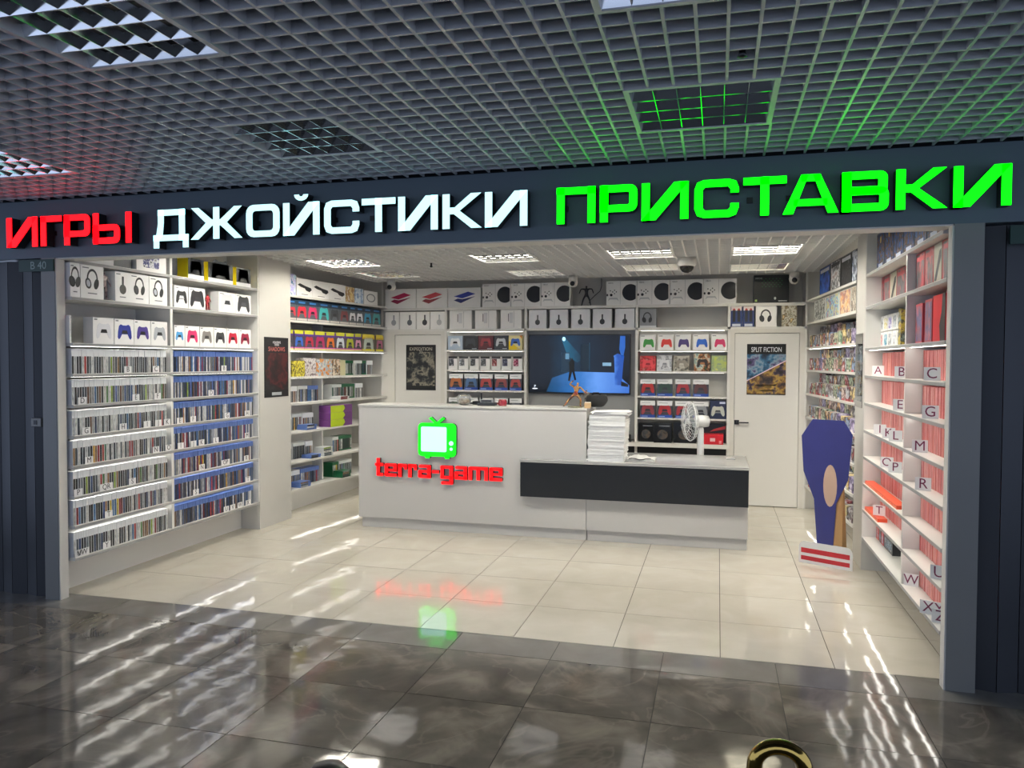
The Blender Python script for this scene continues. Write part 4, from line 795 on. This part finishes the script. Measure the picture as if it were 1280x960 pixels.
o = carton(FB, bx_(944.5), bx_(971), Z1, .235, .12, WB, 'white carton with a black headset above the right back door', name='headset_box', inset=.01); print_headset(o, .48, .5, .36, '1a1b1e')
carton(FB, bx_(977), bx_(996.5), Z1, .235, .1, art('beige_art', ['c8c0a8', '8a8470', 'd8d4c4', '6a5a40', 'e0c890'], 16.), 'beige printed figure carton above the right back door', inset=.01)
zA = ROWS_B[:]; zA[2] += .02; zB = ROWS_B[:]; zB[2] -= .022
for a, b, body, pc, pin, n in [(559.5, 578, 'b8c8d8', 'e8ecf0', '24262a', 'pale blue'), (578.5, 597, '17181c', '3a3c42', None, 'black'), (597.5, 616.5, '5a161c', '9a2c34', '2a0c10', 'dark red'), (617, 635, '36383e', 'c4c8cc', '24262a', 'charcoal'), (635.5, 652.5, 'e8dca0', '3c6ac0', '17181c', 'yellow and cream')]:
    o = carton(FB, bx_(a), bx_(b), zA[0], .178, .09, C(body, .35), '%s controller carton, first shelf left of the television' % n, name='controller_box', inset=.012, group='left column controller cartons')
    if n[:3] == 'yel': W, Hh = o['w'], o['h']; pr(o, [[(0, 0), (.9*W, 0), (.1*W, .6*Hh), (0, .6*Hh)]], C('f0d020'), 'print_band'); pr(o, [[(.8*W, Hh), (W, Hh), (W, .75*Hh)]], C('e88a20'), 'print_band')
    print_pad(o, .5, .52, .72, pc, pin)
    for ch in o.children: 
        if ch.name.startswith('controller'): ch.location.y -= .0007
    bar(o, .6, .07, .92, .12, C('c8ccd0'), 'print_line')
for i, (a, b, c, n) in enumerate([(560, 571.5, '3c4250', 'slate'), (573, 585, '8a8d92', 'white'), (587, 598.5, '55585e', 'grey'), (600, 612, '70757a', 'silver'), (614, 625.5, 'a83a3c', 'red'), (627, 639, '3c4068', 'indigo'), (641, 652.5, 'c03a6a', 'pink')]):
    o = carton(FB, bx_(a), bx_(b), zA[1], .158, .06, WB, 'white hanging box with a %s print on the second shelf left of the television' % n, name='accessory_box', inset=.012, group='hanging accessory boxes')
    bar(o, .02, .88, 1., 1.06, C('2a2b2e'), 'hang_tab'); bar(o, .06, .3, .6, .86, art('acc_'+c, [c, '24262c', c, 'd8dade'], 45.), 'accessory_print', .0002)
def dualbox(u0, u1, z, pc, lab, grp):
    o = carton(FB, u0, u1, z, .20, .08, C('3c4048', .35), lab, name='controller_box', inset=.012, group=grp)
    bar(o, 0, .72, 1, 1, C('e6e7e8'), 'white_band'); bar(o, 0, 0, 1, .17, C('2348a0'), 'blue_band'); print_pad(o, .5, .44, .86, pc, '2a2c34'); bar(o, .08, .06, .5, .1, C('9cb4e0'), 'print_line', .0007); bar(o, .1, .86, .7, .89, C('9a9ca0'), 'print_line', .0007)
for a, b, c, n in [(561, 578.5, 'b06a3c', 'amber'), (580, 597.5, '4a6a94', 'steel blue'), (599, 616, 'a03c38', 'brick red'), (618, 635, '8a4440', 'rust'), (637, 652, 'b04a44', 'red and white')]: dualbox(bx_(a), bx_(b), zA[2], c, 'white banded carton with %s controller, third shelf left of television' % n, 'white banded cartons left of television')
for i, (a, b, c, n) in enumerate([(560.5, 578.5, '4c5a50', 'olive'), (580, 597.5, '3a3c40', 'black'), (599, 616, '5a4a5a', 'mauve'), (618, 635, '8a3030', 'red'), (637, 652.5, '6a7078', 'grey')]): dualbox(bx_(a), bx_(b), zA[3], c, 'white banded carton with %s controller, fourth shelf left of television' % n, 'white banded cartons left of television')
for a, b, c, n in [(800, 819.5, '3c9a3c', 'green'), (822.5, 842, 'd03428', 'red'), (844, 863.5, '4a3a78', 'purple'), (866.5, 886.5, '2464c8', 'blue'), (889.5, 909, 'd83468', 'pink')]:
    o = carton(FB, bx_(a), bx_(b), zB[0], .182, .09, WB, 'white carton with a %s controller on the first shelf right of the television' % n, name='controller_box', inset=.012, group='bright controller cartons'); print_pad(o, .56, .42, .72, c); bar(o, .06, .88, .3, .92, INK, 'print_line')
for a, b, cols_, h, n in [(800, 820, ['b81c28', 'e04a50', '8a1018', 'd88a80'], .178, 'scarlet'), (821.5, 840.5, ['b8bcc0', 'e0e2e4', '7a7e84', 'd0d4d8'], .185, 'silver'), (842, 862, ['1a1918', '8a8478', 'c8c4b8', '24211e'], .178, 'black and bone'), (868, 888.5, ['3a5a34', '2a2018', 'a86a3c', 'c8ccb8', '6a8a90'], .205, 'woodland printed'), (889.5, 909, ['c8c83c', 'a8b86a', '8a9c80', 'd8d460'], .182, 'yellow green')]:
    o = carton(FB, bx_(a), bx_(b), zB[1], h, .09, art('ctl_'+cols_[0], cols_, 14.), '%s controller carton on the second shelf right of the television' % n, name='controller_box', inset=.012, group='special controller cartons'); print_pad(o, .52, .45, .7, cols_[1], cols_[2])
for a, b, c, n in [(801, 820, 'b8302c', 'red and white'), (822, 841.5, '2f4a3c', 'forest green'), (845, 864, '9a2c34', 'crimson'), (867, 887, '5a3434', 'maroon')]: dualbox(bx_(a), bx_(b), zB[2], c, 'white banded carton with %s controller, third shelf right of television' % n, 'white banded cartons right of television')
for a, b, c, n in [(801, 820, '8a3a40', 'dusky red'), (822.5, 841.5, 'a82c30', 'bright red'), (845, 864, 'a03038', 'cherry'), (867, 887, '8c9094', 'silver')]: dualbox(bx_(a), bx_(b), zB[3], c, 'white banded carton with %s controller, fourth shelf right of television' % n, 'white banded cartons right of television')
o = carton(FB, bx_(888.5), bx_(909), zB[3], .21, .08, C('1c2444', .35), 'navy carton with pale grey controller, fourth shelf right of television', name='controller_box', inset=.012); print_pad(o, .5, .42, .84, 'b8bab0', '4a4c50'); bar(o, .6, .84, .95, .95, C('c8d0e4'), 'print_line')
for a, b, h, ins, n in [(798.5, 818, .22, .05, 'wide'), (818.5, 841, .23, -.03, 'front'), (843, 872, .24, .02, 'large')]:
    o = carton(FB, bx_(a), bx_(b), .70, h, .16, C('121316', .25), '%s black glossy carton on the worktop right of the television' % n, inset=ins, group='black cartons'); bar(o, .3, .84, .9, .89, C('7a7e84'), 'print_line'); W, Hh = o['w'], o['h']; pr(o, [ell(.5*W, .42*Hh, .3*W, .25*Hh)], art('steel_print', ['1a1b1f', '34363c', '5a4a3c', '1a1b1f'], 20.), 'wheel_print')
o = carton(FB, bx_(879), bx_(906), .70, .115, .2, C('c01c28', .35), 'bright red carton at the right end of the worktop', inset=-.05); bar(o, .38, .3, .62, .65, C('e0b8b8'), 'print_line'); bar(o, .8, .1, .92, .4, C('e09090'), 'print_line')
o = carton(FB, bx_(872), bx_(909), .70, .225, .12, C('17181c', .3), 'black carton with a red slanted band behind the red carton', inset=.16); W, Hh = o['w'], o['h']; pr(o, [[(.45*W, .58*Hh), (W, .72*Hh), (W, .9*Hh), (.6*W, .72*Hh)]], C('b03a3c'), 'print_band')

# ------------------------------------------------------------------ boxes: right rack
POPS = [art('pop_%d' % i, c, 9.) for i, c in enumerate([['22242c', 'c8c8cc', '5a3a3c', '8a8e94', 'e0e0e4'], ['2a3a5c', '9ab0d0', '1a1c24', 'd0a060', 'e4e4e8'], ['a83030', 'e0b8b0', '3a2024', 'e0d0c8', '6a2a2c'], ['c89a30', 'e8d8a0', '4a3a20', '8a8a8e', 'f0e8c8'], ['3a6a4a', 'b8c8b0', '1c2a20', 'd8d0b8', '6a8a5a'], ['7a7e86', 'd8dade', '34363c', 'a03c40', 'eceef0'], ['5a4a7a', 'c0b8d8', '26203a', '9a8ab8', 'e0dce8']])]
BLU = art('blue_pop_box', ['0a0c10', '0e3460', '1c5290', '6a4a28', '0a0c10', '205a98', '14161a'], 12.)
us = [-6.55+.30*i for i in range(6)]
for i, u in enumerate(us):
    o = carton(FR, u, u+.29, ZB[0], .295, .2, C('12304c', .3), 'blue and black windowed figure box, %s from far end atop right rack' % ORD[i], name='figure_box', inset=.06, group='figure boxes on top of right rack')
    W, Hh = o['w'], o['h']; bar(o, .04, .04, .96, .96, BLU, 'window_print'); pr(o, [ell(.5*W, .80*Hh, .026, .026, 14)], C('c8a82c'), 'badge_print', .0007); bar(o, .25, .1, .75, .2, C('c8d4e4'), 'name_print', .0007)
def fr(px, ins=.11): return FR.s_at(px, 450, ins)
REDB = art('red_guitar_box', ['b8404a', '8a3038', '6a6e70', '4c5052', 'c86a6c', '9a3a40'], 11., .4, (1, 1, .35))
for i, (a, b, sp) in enumerate([(1094, 1103, 0), (1103.3, 1110.5, 0), (1110.8, 1119, 1), (1119.3, 1130, 0), (1143, 1153.5, 0), (1154, 1164.5, 0), (1165, 1175, 1), (1175.5, 1196, 0)]):
    ins = .11 if i < 4 else .05
    o = carton(FR, fr(a, ins), fr(b, ins), ZB[1], .225, .16, C('b04048', .4), '%s boxed item, %s from far end, second right rack shelf' % ('cream and black' if sp else 'red and grey', ORD[i]), inset=ins, group='red boxed items on right rack')
    W, Hh = o['w'], o['h']
    if sp: bar(o, 0, 0, 1, 1, C('b8b4a0'), 'cream_front'); pr(o, [[(.1*W, .1*Hh), (.35*W, .1*Hh), (.9*W, .65*Hh), (.9*W, .85*Hh), (.7*W, .8*Hh)]], C('24262a'), 'dark_print', .0007)
    else: bar(o, .05, .03, .95, .97, REDB, 'window_print'); bar(o, .1, .78, .9, .9, C('c05058'), 'name_print', .0007)
for tier in range(2):
    for i in range(5):
        a = 1098 + 5.6*i; c = [['8a8e94', 'c8b840', '6a5ab0', '9aa0a8', '5a5e64'], ['e0706c', '3c9ab4', '7a7e86', 'd8d8dc', 'a0a4a8']][tier][i]; n = [['grey', 'yellow', 'violet', 'pale grey', 'slate'], ['coral', 'turquoise', 'mid grey', 'white', 'silver']][tier][i]
        o = carton(FR, fr(a), fr(a+5.3), ZB[2]+.125*(1-tier), .118, .1, WB, 'white box with %s toy print, %s tier, third right rack shelf' % (n, ['upper', 'lower'][tier]), name='toy_box', inset=.11, group='small toy boxes on right rack'); W, Hh = o['w'], o['h']; pr(o, [rrect(.15*W, .12*Hh, .85*W, .85*Hh, .015)], art('toy_'+c, [c, 'd8dade', c, '34363c'], 30.), 'toy_print')
o = carton(FR, fr(1126), fr(1129.5), ZB[2], .26, .1, art('mix_tall', ['8a9a94', '34383a', 'c8b040', '6a4a5a'], 18.), 'tall mixed colour carton beside the divider on the right rack', inset=.09)
for i, (a, b, c, n, h) in enumerate([(1143.5, 1152, 'b85058', 'pinkish red', .24), (1155, 1164, 'a84048', 'dull red', .25), (1165, 1180.5, 'd01424', 'vivid red', .26), (1181.5, 1196, 'b0484e', 'brick red', .27)]):
    o = carton(FR, fr(a, .05), fr(b, .05), ZB[2], h, .18, C(c, .35), '%s carton on the third shelf of the right rack, near bay' % n, inset=.05, group='near bay red cartons'); W, Hh = o['w'], o['h']
    if i == 2: pr(o, [[(.62*W, 0), (W, 0), (W, Hh), (.78*W, Hh), (.7*W, .6*Hh), (.55*W, .35*Hh)]], C('141012'), 'dark_print')
    else: bar(o, .08, .06, .92, .94, art('redfront_%d' % i, ['b04a52', '8a6a70', '5a6a90', 'c87a78', '8a3038'], 12., .4, (1, 1, .5)), 'window_print')
for i, (k, px0, px1, py) in enumerate([(7, 1081, 1121, 590), (8, 1079.5, 1097, 630)]):
    u0, u1 = FR.s_at(px0, py, .01), FR.s_at(px1, py, .01)
    o = carton(FR, max(u0, -6.6), u1, ZB[k], .024, .065, C('e0502c', .4), 'flat %s orange red case lying at the front of the right rack' % ['long', 'short'][i], name='flat_case', inset=.012); bar(o, .02, .3, .98, .6, art('orange_top', ['e86a3c', 'f0a070', 'c83c20'], 20.), 'name_print')
for i, (a, b, c, n, h) in enumerate([(1099, 1102, 'c04a44', 'red and blue', .16), (1102.5, 1105, '5a4a40', 'brown', .13), (1105.5, 1108.5, 'b84048', 'red', .13), (1109, 1120, '24262a', 'black printed', .16)]):
    o = carton(FR, fr(a, .1), fr(b, .1), ZB[9], h, .12, C(c, .4), '%s small carton standing on the lowest shelf of the right rack' % n, inset=.1, group='loose cartons on lowest right shelf'); bar(o, .1, .1, .9, .5, art('loose_%d' % i, [c, '9ab0c0', c, 'd8d0c8'], 30.), 'print')

# ------------------------------------------------------------------ boxes: unit by the right door
def frr(px, py=450, ins=.01): return FRR.s_at(px, py, ins)
for i, (a, b, cols_, n) in enumerate([(1023, 1036, ['0e1420', '1a3a8a', '2a62c0', '101218'], 'dark blue'), (1036.5, 1049, ['d8dade', '3a3c40', 'e8eaec', '8a5a4a'], 'white fronted'), (1049.5, 1062.5, ['141518', '2c2e32', '0e0f12', '5a5c60'], 'black'), (1063, 1076, ['8a9ab8', '1c2434', 'd8e0ec', '3a4a6a'], 'steel blue')]):
    o = carton(FRR, frr(a), frr(b), ZRR[0], .27, .14, C('15181e', .3), 'tall %s figure carton on the top shelf by the right door' % n, name='figure_box', inset=.01, group='tall cartons by right door'); bar(o, .04, .03, .96, .97, art('tall_%d' % i, cols_, 10.), 'front_print'); bar(o, .1, .8, .9, .92, C('c8ccd4' if i != 1 else '24262a'), 'name_print', .0007)
for i, (a, b, cols_, n) in enumerate([(1017, 1030.5, ['e4e4e2', '24262a', 'd8dad8', '3a3c40'], 'white and black'), (1031, 1048, ['3a6ab0', 'd8c060', '7ab8d8', '8a4a6a', 'e8e4d8'], 'rainbow printed'), (1048.5, 1062, ['c07a30', 'e0c8a0', '8a5a6a', 'd89a50'], 'orange'), (1062.5, 1069, ['9a9088', 'd8d0c0', '5a5450', 'b8a890'], 'taupe')]):
    o = carton(FRR, frr(a), frr(b), ZRR[1], .215, .14, C('d8d8d4', .35), '%s figure carton on the second shelf by the right door' % n, name='figure_box', inset=.01, group='second shelf cartons by right door'); bar(o, .04, .03, .96, .97, art('scnd_%d' % i, cols_, 13.), 'front_print')
RW = ['third', 'fourth', 'fifth', 'sixth', 'seventh', 'eighth', 'lowest']
ACR = mat('clear_acrylic', 'f4f6f8', .05, trans=.95, var=.0)
for k in range(7):
    z = ZRR[2+k]
    OR = ORD + ['eleventh', 'twelfth']
    for i in range(12):
        u = .10 + .17*i
        if u > LRR-.17: break
        if k < 6:
            carton(FRR, u, u+.15, z+.095, random.choice((.11, .125, .13)), .09, random.choice(POPS), 'small figure box, %s from door in back tier, %s shelf by right door' % (OR[i], RW[k]), name='figure_box', inset=.125, group='back tier figure boxes, %s shelf' % RW[k])
        o = carton(FRR, u, u+.15, z, random.choice((.115, .128, .128)), .09, random.choice(POPS), 'small figure box, %s from door in front tier, %s shelf by right door' % (OR[i], RW[k]), name='figure_box', inset=.02, group='front tier figure boxes, %s shelf' % RW[k])
        bar(o, .2, .02, .75, .16, C(random.choice(['b03a48', 'e0dcdc', 'c04a54', 'e8e4e4'])), 'price_tag', .0007)
    if k < 6:
        r = link('riser_step', box_mesh(0, LRR-.2, .118, .24, 0, .094, ACR), None, FRR.at(.08, z, 0), FRR.a); tag(r, 'clear acrylic riser step on the %s shelf by the right door' % RW[k], 'riser')

# ------------------------------------------------------------------ on the counter
ZT = 1.222
def onct(px, py, Y=7.2): p = onY(px, py, Y); return p.x
x = onct(580, 505); t = empty('glass_bowl', (x, 7.2, ZT), 'round glass bowl with beige sweets on the counter', 'bowl')
lathe('bowl', [(.03, 0), (.055, .012), (.07, .045), (.066, .085), (.05, .105), (.046, .105), (.062, .083), (.066, .046), (.05, .016), (.02, .005)], mat('clear_glass', 'f2f4f4', .02, trans=.9, var=0), t); lathe('sweets', [(.01, .008), (.045, .016), (.06, .042), (.045, .058), (.01, .066)], art('sweets', ['b8a078', 'd8c8a8', '8a6a4a', 'c8a890'], 40.), t)
x = onct(593.5, 505); t = empty('card_terminal', (x, 7.336, ZT), 'black card terminal beside the glass bowl on the counter', 'terminal'); box('body', -.055, .055, -.05, .05, 0, .035, BLACK, t, .006); box('screen_neck', .015, .03, .0, .02, .03, .115, BLACK, t, .004)
x = onct(609, 505); t = empty('display_plinth', (x, 7.2, ZT), 'dark stepped display plinth on the counter in front of the shelves', 'plinth'); box('plinth_base', -.085, .085, -.05, .05, 0, .03, C('24262a', .4), t, .003); box('plinth_top', -.06, .06, -.035, .035, .03, .06, C('8a8c8e', .4), t, .003); link('lettering_plate', box_mesh(-.05, .05, -.037, -.035, .036, .054, C('34363a')), t)
x = onct(629, 506); t = empty('candle_jar', (x, 7.18, ZT), 'small red candle jar on the counter', 'jar'); lathe('jar', [(.035, 0), (.042, .01), (.042, .05), (.036, .058)], C('8a1c2a', .12, coat=.5), t); lathe('rim', [(.037, .058), (.038, .062), (.032, .064)], C('c0606a', .2), t)
figure('action_figure', 'lunging red and gold action figure on the counter before the television', (onct(719, 505, 7.16), 7.16, ZT+.008), .27, art('fig_gold', ['2a1c16', '6a3a24', 'a8894a', '8a2420', '1c1814'], 16.), dict(pel=(0, 0, .42), pl=(-.06, 0, .4), pr=(.06, 0, .4), chest=(.05, 0, .62), neck=(.08, 0, .74), head=(.1, -.01, .84), sl=(-.06, 0, .7), sr=(.17, 0, .68), el=(-.2, 0, .78), er=(.3, 0, .55), hl=(-.05, -.05, .92), hr=(.42, -.03, .45), kl=(-.22, 0, .24), fl=(-.38, 0, .03), tl=(-.42, -.05, .015), kr=(.2, -.04, .26), fr=(.18, 0, .03), tr=(.22, -.06, .015)), 0, art('fig_rock', ['4a4436', '6a6450', '8a8a60', '2a2820'], 30.))
figure('action_figure', 'small armoured figure beside the black bag on the counter', (onct(733, 505, 7.33), 7.33, ZT+.003), .17, art('fig_arm', ['1c1a18', '4a4640', '8a8274', '2a2622'], 22.), {}, 0, C('1a1a1c'))
x = onct(745, 503, 7.24); t = empty('shoulder_bag', (x, 7.27, ZT), 'soft black bag slumped at the end of the tall counter', 'bag')
bm = bmesh.new(); bmesh.ops.create_icosphere(bm, subdivisions=3, radius=1)
for v in bm.verts:
    n = .12*math.sin(7*v.co.x+3*v.co.z)*math.cos(5*v.co.y); s = (.105, .07, .065); v.co = Vector((v.co.x*s[0], v.co.y*s[1], max(-.98, min(.75, v.co.z*1.15))*s[2]))*(1+n*.4); v.co.z += .068
me = bpy.data.meshes.new('bag'); bm.to_mesh(me); bm.free(); me.materials.append(mat('black_fabric', '101113', .8))
for p in me.polygons: p.use_smooth = True
link('body', me, t); tube('handle', [(-.05, 0, .1), (-.03, 0, .135), (.02, 0, .135), (.05, 0, .1)], .007, MATS['black_fabric'], t)
t = empty('wooden_block', (onct(734, 508, 7.06)-.0, 7.09, ZT), 'small pale wooden block at the corner of the tall counter', 'block'); box('block', -.028, .028, -.025, .025, 0, .05, mat('pale_wood', 'b89a70', .5, var=.2, scale=40.), t, .003); box('cap', -.026, .026, -.023, .023, .05, .056, C('e0d8c8'), t)
# stack of bags
ZW = .742
xs0, xs1 = onY(735, 560, 7.02).x, onY(781, 560, 7.02).x
V, F = [], []
z = ZW
nsh = 95
for i in range(nsh):
    h = (.455/nsh); dx, dy = random.gauss(0, .004), random.gauss(0, .004); a = random.gauss(0, .012); w2, d2 = (xs1-xs0)/2*random.uniform(.96, 1.02), .16*random.uniform(.94, 1.03); cx, cy = (xs0+xs1)/2+dx + (.02*(i/nsh-.5)), 7.18+dy; n = len(V)
    if i > nsh-8: a += random.gauss(0, .12); cx += .02
    for zz in (z, z+h*.9):
        for sx, sy in ((-1, -1), (1, -1), (1, 1), (-1, 1)):
            px_, py_ = sx*w2, sy*d2; V.append((cx+px_*math.cos(a)-py_*math.sin(a), cy+px_*math.sin(a)+py_*math.cos(a), zz + random.uniform(0, .002)*(i > nsh-8)))
    F += [tuple(n+j for j in f) for f in ((3, 2, 1, 0), (4, 5, 6, 7), (0, 1, 5, 4), (1, 2, 6, 5), (2, 3, 7, 6), (3, 0, 4, 7))]; z += h
o = link('bag_stack', pydata('bag_stack', V, F, mat('frosted_white_bags', 'f4f4f1', .55, var=.05, scale=30.))); tag(o, 'tall uneven stack of white plastic bags on the low counter', 'bag stack', None, 'stuff')
# crumpled paper bag
nx, ny = 14, 8; V = []; x0, x1 = onY(783, 568, 7.1).x, onY(818, 568, 7.1).x
for top in (1, 0):
    for j in range(ny+1):
        for i in range(nx+1):
            u, v = i/nx, j/ny; zz = .03*math.sin(PI*min(1, u*1.2))*math.sin(PI*v)**.5 + .018 + random.uniform(-.005, .005); V.append((x0+(x1-x0)*u + random.uniform(-.004, .004), 7.12+.22*v+random.uniform(-.004, .004), ZW + (zz if top else .001)))
F = []; st = (nx+1)*(ny+1)
for j in range(ny):
    for i in range(nx): a = j*(nx+1)+i; F += [(a, a+1, a+nx+2, a+nx+1), (st+a+nx+1, st+a+nx+2, st+a+1, st+a)]
for i in range(nx): F += [(i+1, i, st+i, st+i+1)]; b = ny*(nx+1); F.append((b+i, b+i+1, st+b+i+1, st+b+i))
for j in range(ny): a = j*(nx+1); F += [(a, a+nx+1, st+a+nx+1, st+a)]; a += nx; F.append((a+nx+1, a, st+a, st+a+nx+1))
t = link('paper_bag', pydata('paper_bag', V, F, mat('creased_white_paper', 'cfcfca', .5, var=.08, scale=25.))); tag(t, 'creased white bag lying flat beside the bag stack', 'bag')
tube('dark_fold', [(x0+.02+(x1-x0)*.8*q, 7.115, ZW+.022+.006*math.sin(9*q)) for q in [i/8 for i in range(9)]], .004, BLACK, t)
tag(box('price_holder', .085, .165, 7.5, 7.58, ZW, ZW+.004, C('8a8c8e', .3)), 'small grey card lying at the right end of the low counter', 'card')
# fan
FANW = mat('white_fan_plastic', 'd6d7d6', .35)
fx = onY(868, 540, 7.9).x; fan = empty('desk_fan', (fx, 7.93, .36), 'white desk fan with wire cage behind the low counter', 'fan')
lathe('base', [(.13, 0), (.13, .02), (.05, .045), (.022, .06)], FANW, fan); lathe('stand', [(.02, .06), (.028, .2), (.034, .4), (.03, .62), (.02, .66)], FANW, fan, (.06, 0, 0)); box('base_arm', 0, .08, -.03, .03, .02, .06, FANW, fan, .005)
hz = .70; mh = lathe('motor_housing', [(.02, -.10), (.055, -.09), (.062, -.03), (.062, .03), (.045, .05)], FANW, fan, (.045, 0, hz)); mh.rotation_euler = (0, -PI/2, .35)
ca = empty('cage', (-.06, 0, hz)); ca.parent = fan; ca.rotation_euler = (0, -PI/2, .35)
bpy.data.objects.remove(ca)
WIRE = mat('white_fan_wire', 'dcdedd', .4)
def cage_pts(r, zz, n=32): return [(r*math.cos(2*PI*i/n), r*math.sin(2*PI*i/n), zz) for i in range(n)]
MR = Matrix.Translation((-.045, -.015, hz)) @ Matrix.Rotation(.35, 4, 'Z') @ Matrix.Rotation(-PI/2, 4, 'Y')
def tf(pts): return [tuple(MR @ Vector(p)) for p in pts]
cg = tube('cage_rim', tf(cage_pts(.195, 0)), .005, WIRE, fan, 8, True)
for r, zz in ((.13, .048), (.06, .06), (.13, -.048), (.06, -.055)): tube('cage_ring', tf(cage_pts(r, zz)), .0025, WIRE, cg, 4, True)
for i in range(28):
    a = 2*PI*i/28
    for sg_ in (1, -1): tube('cage_wire', tf([(r*math.cos(a), r*math.sin(a), zz*sg_) for r, zz in ((.195, 0), (.18, .03), (.13, .048), (.06, .058), (.03, .06))]), .0016, WIRE, cg, 4)
lathe('hub', [(.03, -.02), (.03, .03), (.015, .04)], FANW, fan); h_ = scn.objects['hub']; h_.matrix_local = MR
for i in range(4):
    a = PI/2*i; pts = [(.025, -.02, -.012), (.08, -.06, -.02), (.17, -.04, -.012), (.17, .035, .014), (.08, .05, .02), (.025, .02, .012)]
    v = [(x*math.cos(a)-y*math.sin(a), x*math.sin(a)+y*math.cos(a), zz) for x, y, zz in pts]; v2 = [(x, y, zz+.003) for x, y, zz in v]
    me = pydata('blade', tf(v+v2), [tuple(range(5, -1, -1)), tuple(range(6, 12))] + [(k, (k+1) % 6, 6+(k+1) % 6, 6+k) for k in range(6)], mat('clear_blade', 'e4eaec', .1, trans=.6)); link('blade', me, fan)
# white figure shape and black box right of the counter, near the television panel
t = empty('game_controller_stand', (onY(783, 545, YB-.02).x, YB-.0, .70), 'black and white accessory stand on the worktop below the television', 'stand'); box('stand_back', -.05, .05, -.02, .02, 0, .09, BLACK, t, .004); box('stand_shell', -.035, .03, -.035, -.02, .05, .2, C('d8dade', .3), t, .006); box('stand_foot', -.06, .06, -.05, .05, 0, .012, BLACK, t, .003)

# ------------------------------------------------------------------ cardboard standee (plain panel) before the right pillar
P0, P1 = Vector((.68, 6.78)), Vector((1.04, 6.58)); ang = math.atan2((P1-P0).y, (P1-P0).x)
st_ = empty('cardboard_standee', ((P0.x+P1.x)/2, (P0.y+P1.y)/2, 0), 'blue cardboard standee with a red and white foot before the right pillar', 'standee', ang)
lathe_b = link('front_panel', flat([[[(-.07, .17), (.06, .17), (.08, .52), (.17, .72), (.20, 1.08), (.13, 1.19), (-.12, 1.19), (-.21, 1.05), (-.19, .76), (-.10, .54)]]], mat('blue_print', '282c6c', .45, var=.15, scale=6.), None, .006, -.006), st_)
lathe_c = link('foot_panel', flat([[rrect(-.22, .0, .215, .18, .05, 4, (0, 0, 1, 1))]], mat('white_print', 'd8d8d6', .45), None, .006, -.006), st_, (0, -.0005, 0))
link('red_print', flat([[rect(-.20, .025, .195, .06)], [rect(-.20, .085, .195, .125)]], C('b0222c', .4)), lathe_c, (0, -.0062, 0))
link('cream_print', flat([[ell(.03, .66, .055, .17)]], C('b59a86', .45)), lathe_b, (0, -.0062, 0))
link('rear_strut', pydata('strut', [(-.03, .002, .0), (.13, .002, .0), (.13, .002, .95), (-.03, .002, .95), (-.02, .12, .0), (.13, .12, .0), (.0, .012, .95), (.12, .012, .95)], [(0, 1, 5, 4), (4, 5, 7, 6), (0, 4, 6, 3), (1, 2, 7, 5), (3, 6, 7, 2), (0, 3, 2, 1)], mat('brown_cardboard', 'a07c52', .8, var=.1)), st_)

# ------------------------------------------------------------------ brass loop and black knob posts near the camera
BRASS = mat('polished_brass', 'b89a52', .12, metal=1., var=.1)
c0 = onY(975, 940, 1.3); ps = empty('barrier_post', (c0.x, 1.3, 0), 'polished brass post with a curved top loop at the bottom edge', 'barrier post')
zt = onY(975, 926, 1.3).z; r = .037
tube('loop', [(-r-.004, 0, zt-.22), (-r-.004, 0, zt-.1)] + [(r*1.05*math.cos(PI-i*PI/14), 0, zt-.045 + r*math.sin(PI-i*PI/14)*.95) for i in range(15)] + [(r+.004, 0, zt-.1), (r+.004, 0, zt-.22)], .0125, BRASS, ps, 16)
lathe('collar', [(.06, zt-.24), (.065, zt-.23), (.06, zt-.21), (.03, zt-.2)], BRASS, ps); lathe('post', [(.025, .03), (.025, zt-.24)], BRASS, ps); lathe('foot', [(.16, 0), (.16, .012), (.05, .03), (.025, .035)], BRASS, ps)
c1 = onY(410, 957, 1.3); pb = empty('barrier_post', (c1.x, 1.3, 0), 'black rounded post knob peeking over the bottom edge', 'barrier post')
lathe('knob', [(.02, c1.z-.06), (.045, c1.z-.035), (.045, c1.z-.02), (.03, c1.z-.003), (.008, c1.z+.003)], BLACK, pb, n=24); lathe('post', [(.02, .03), (.02, c1.z-.06)], BLACK, pb); lathe('foot', [(.15, 0), (.15, .012), (.05, .03), (.02, .035)], BLACK, pb)
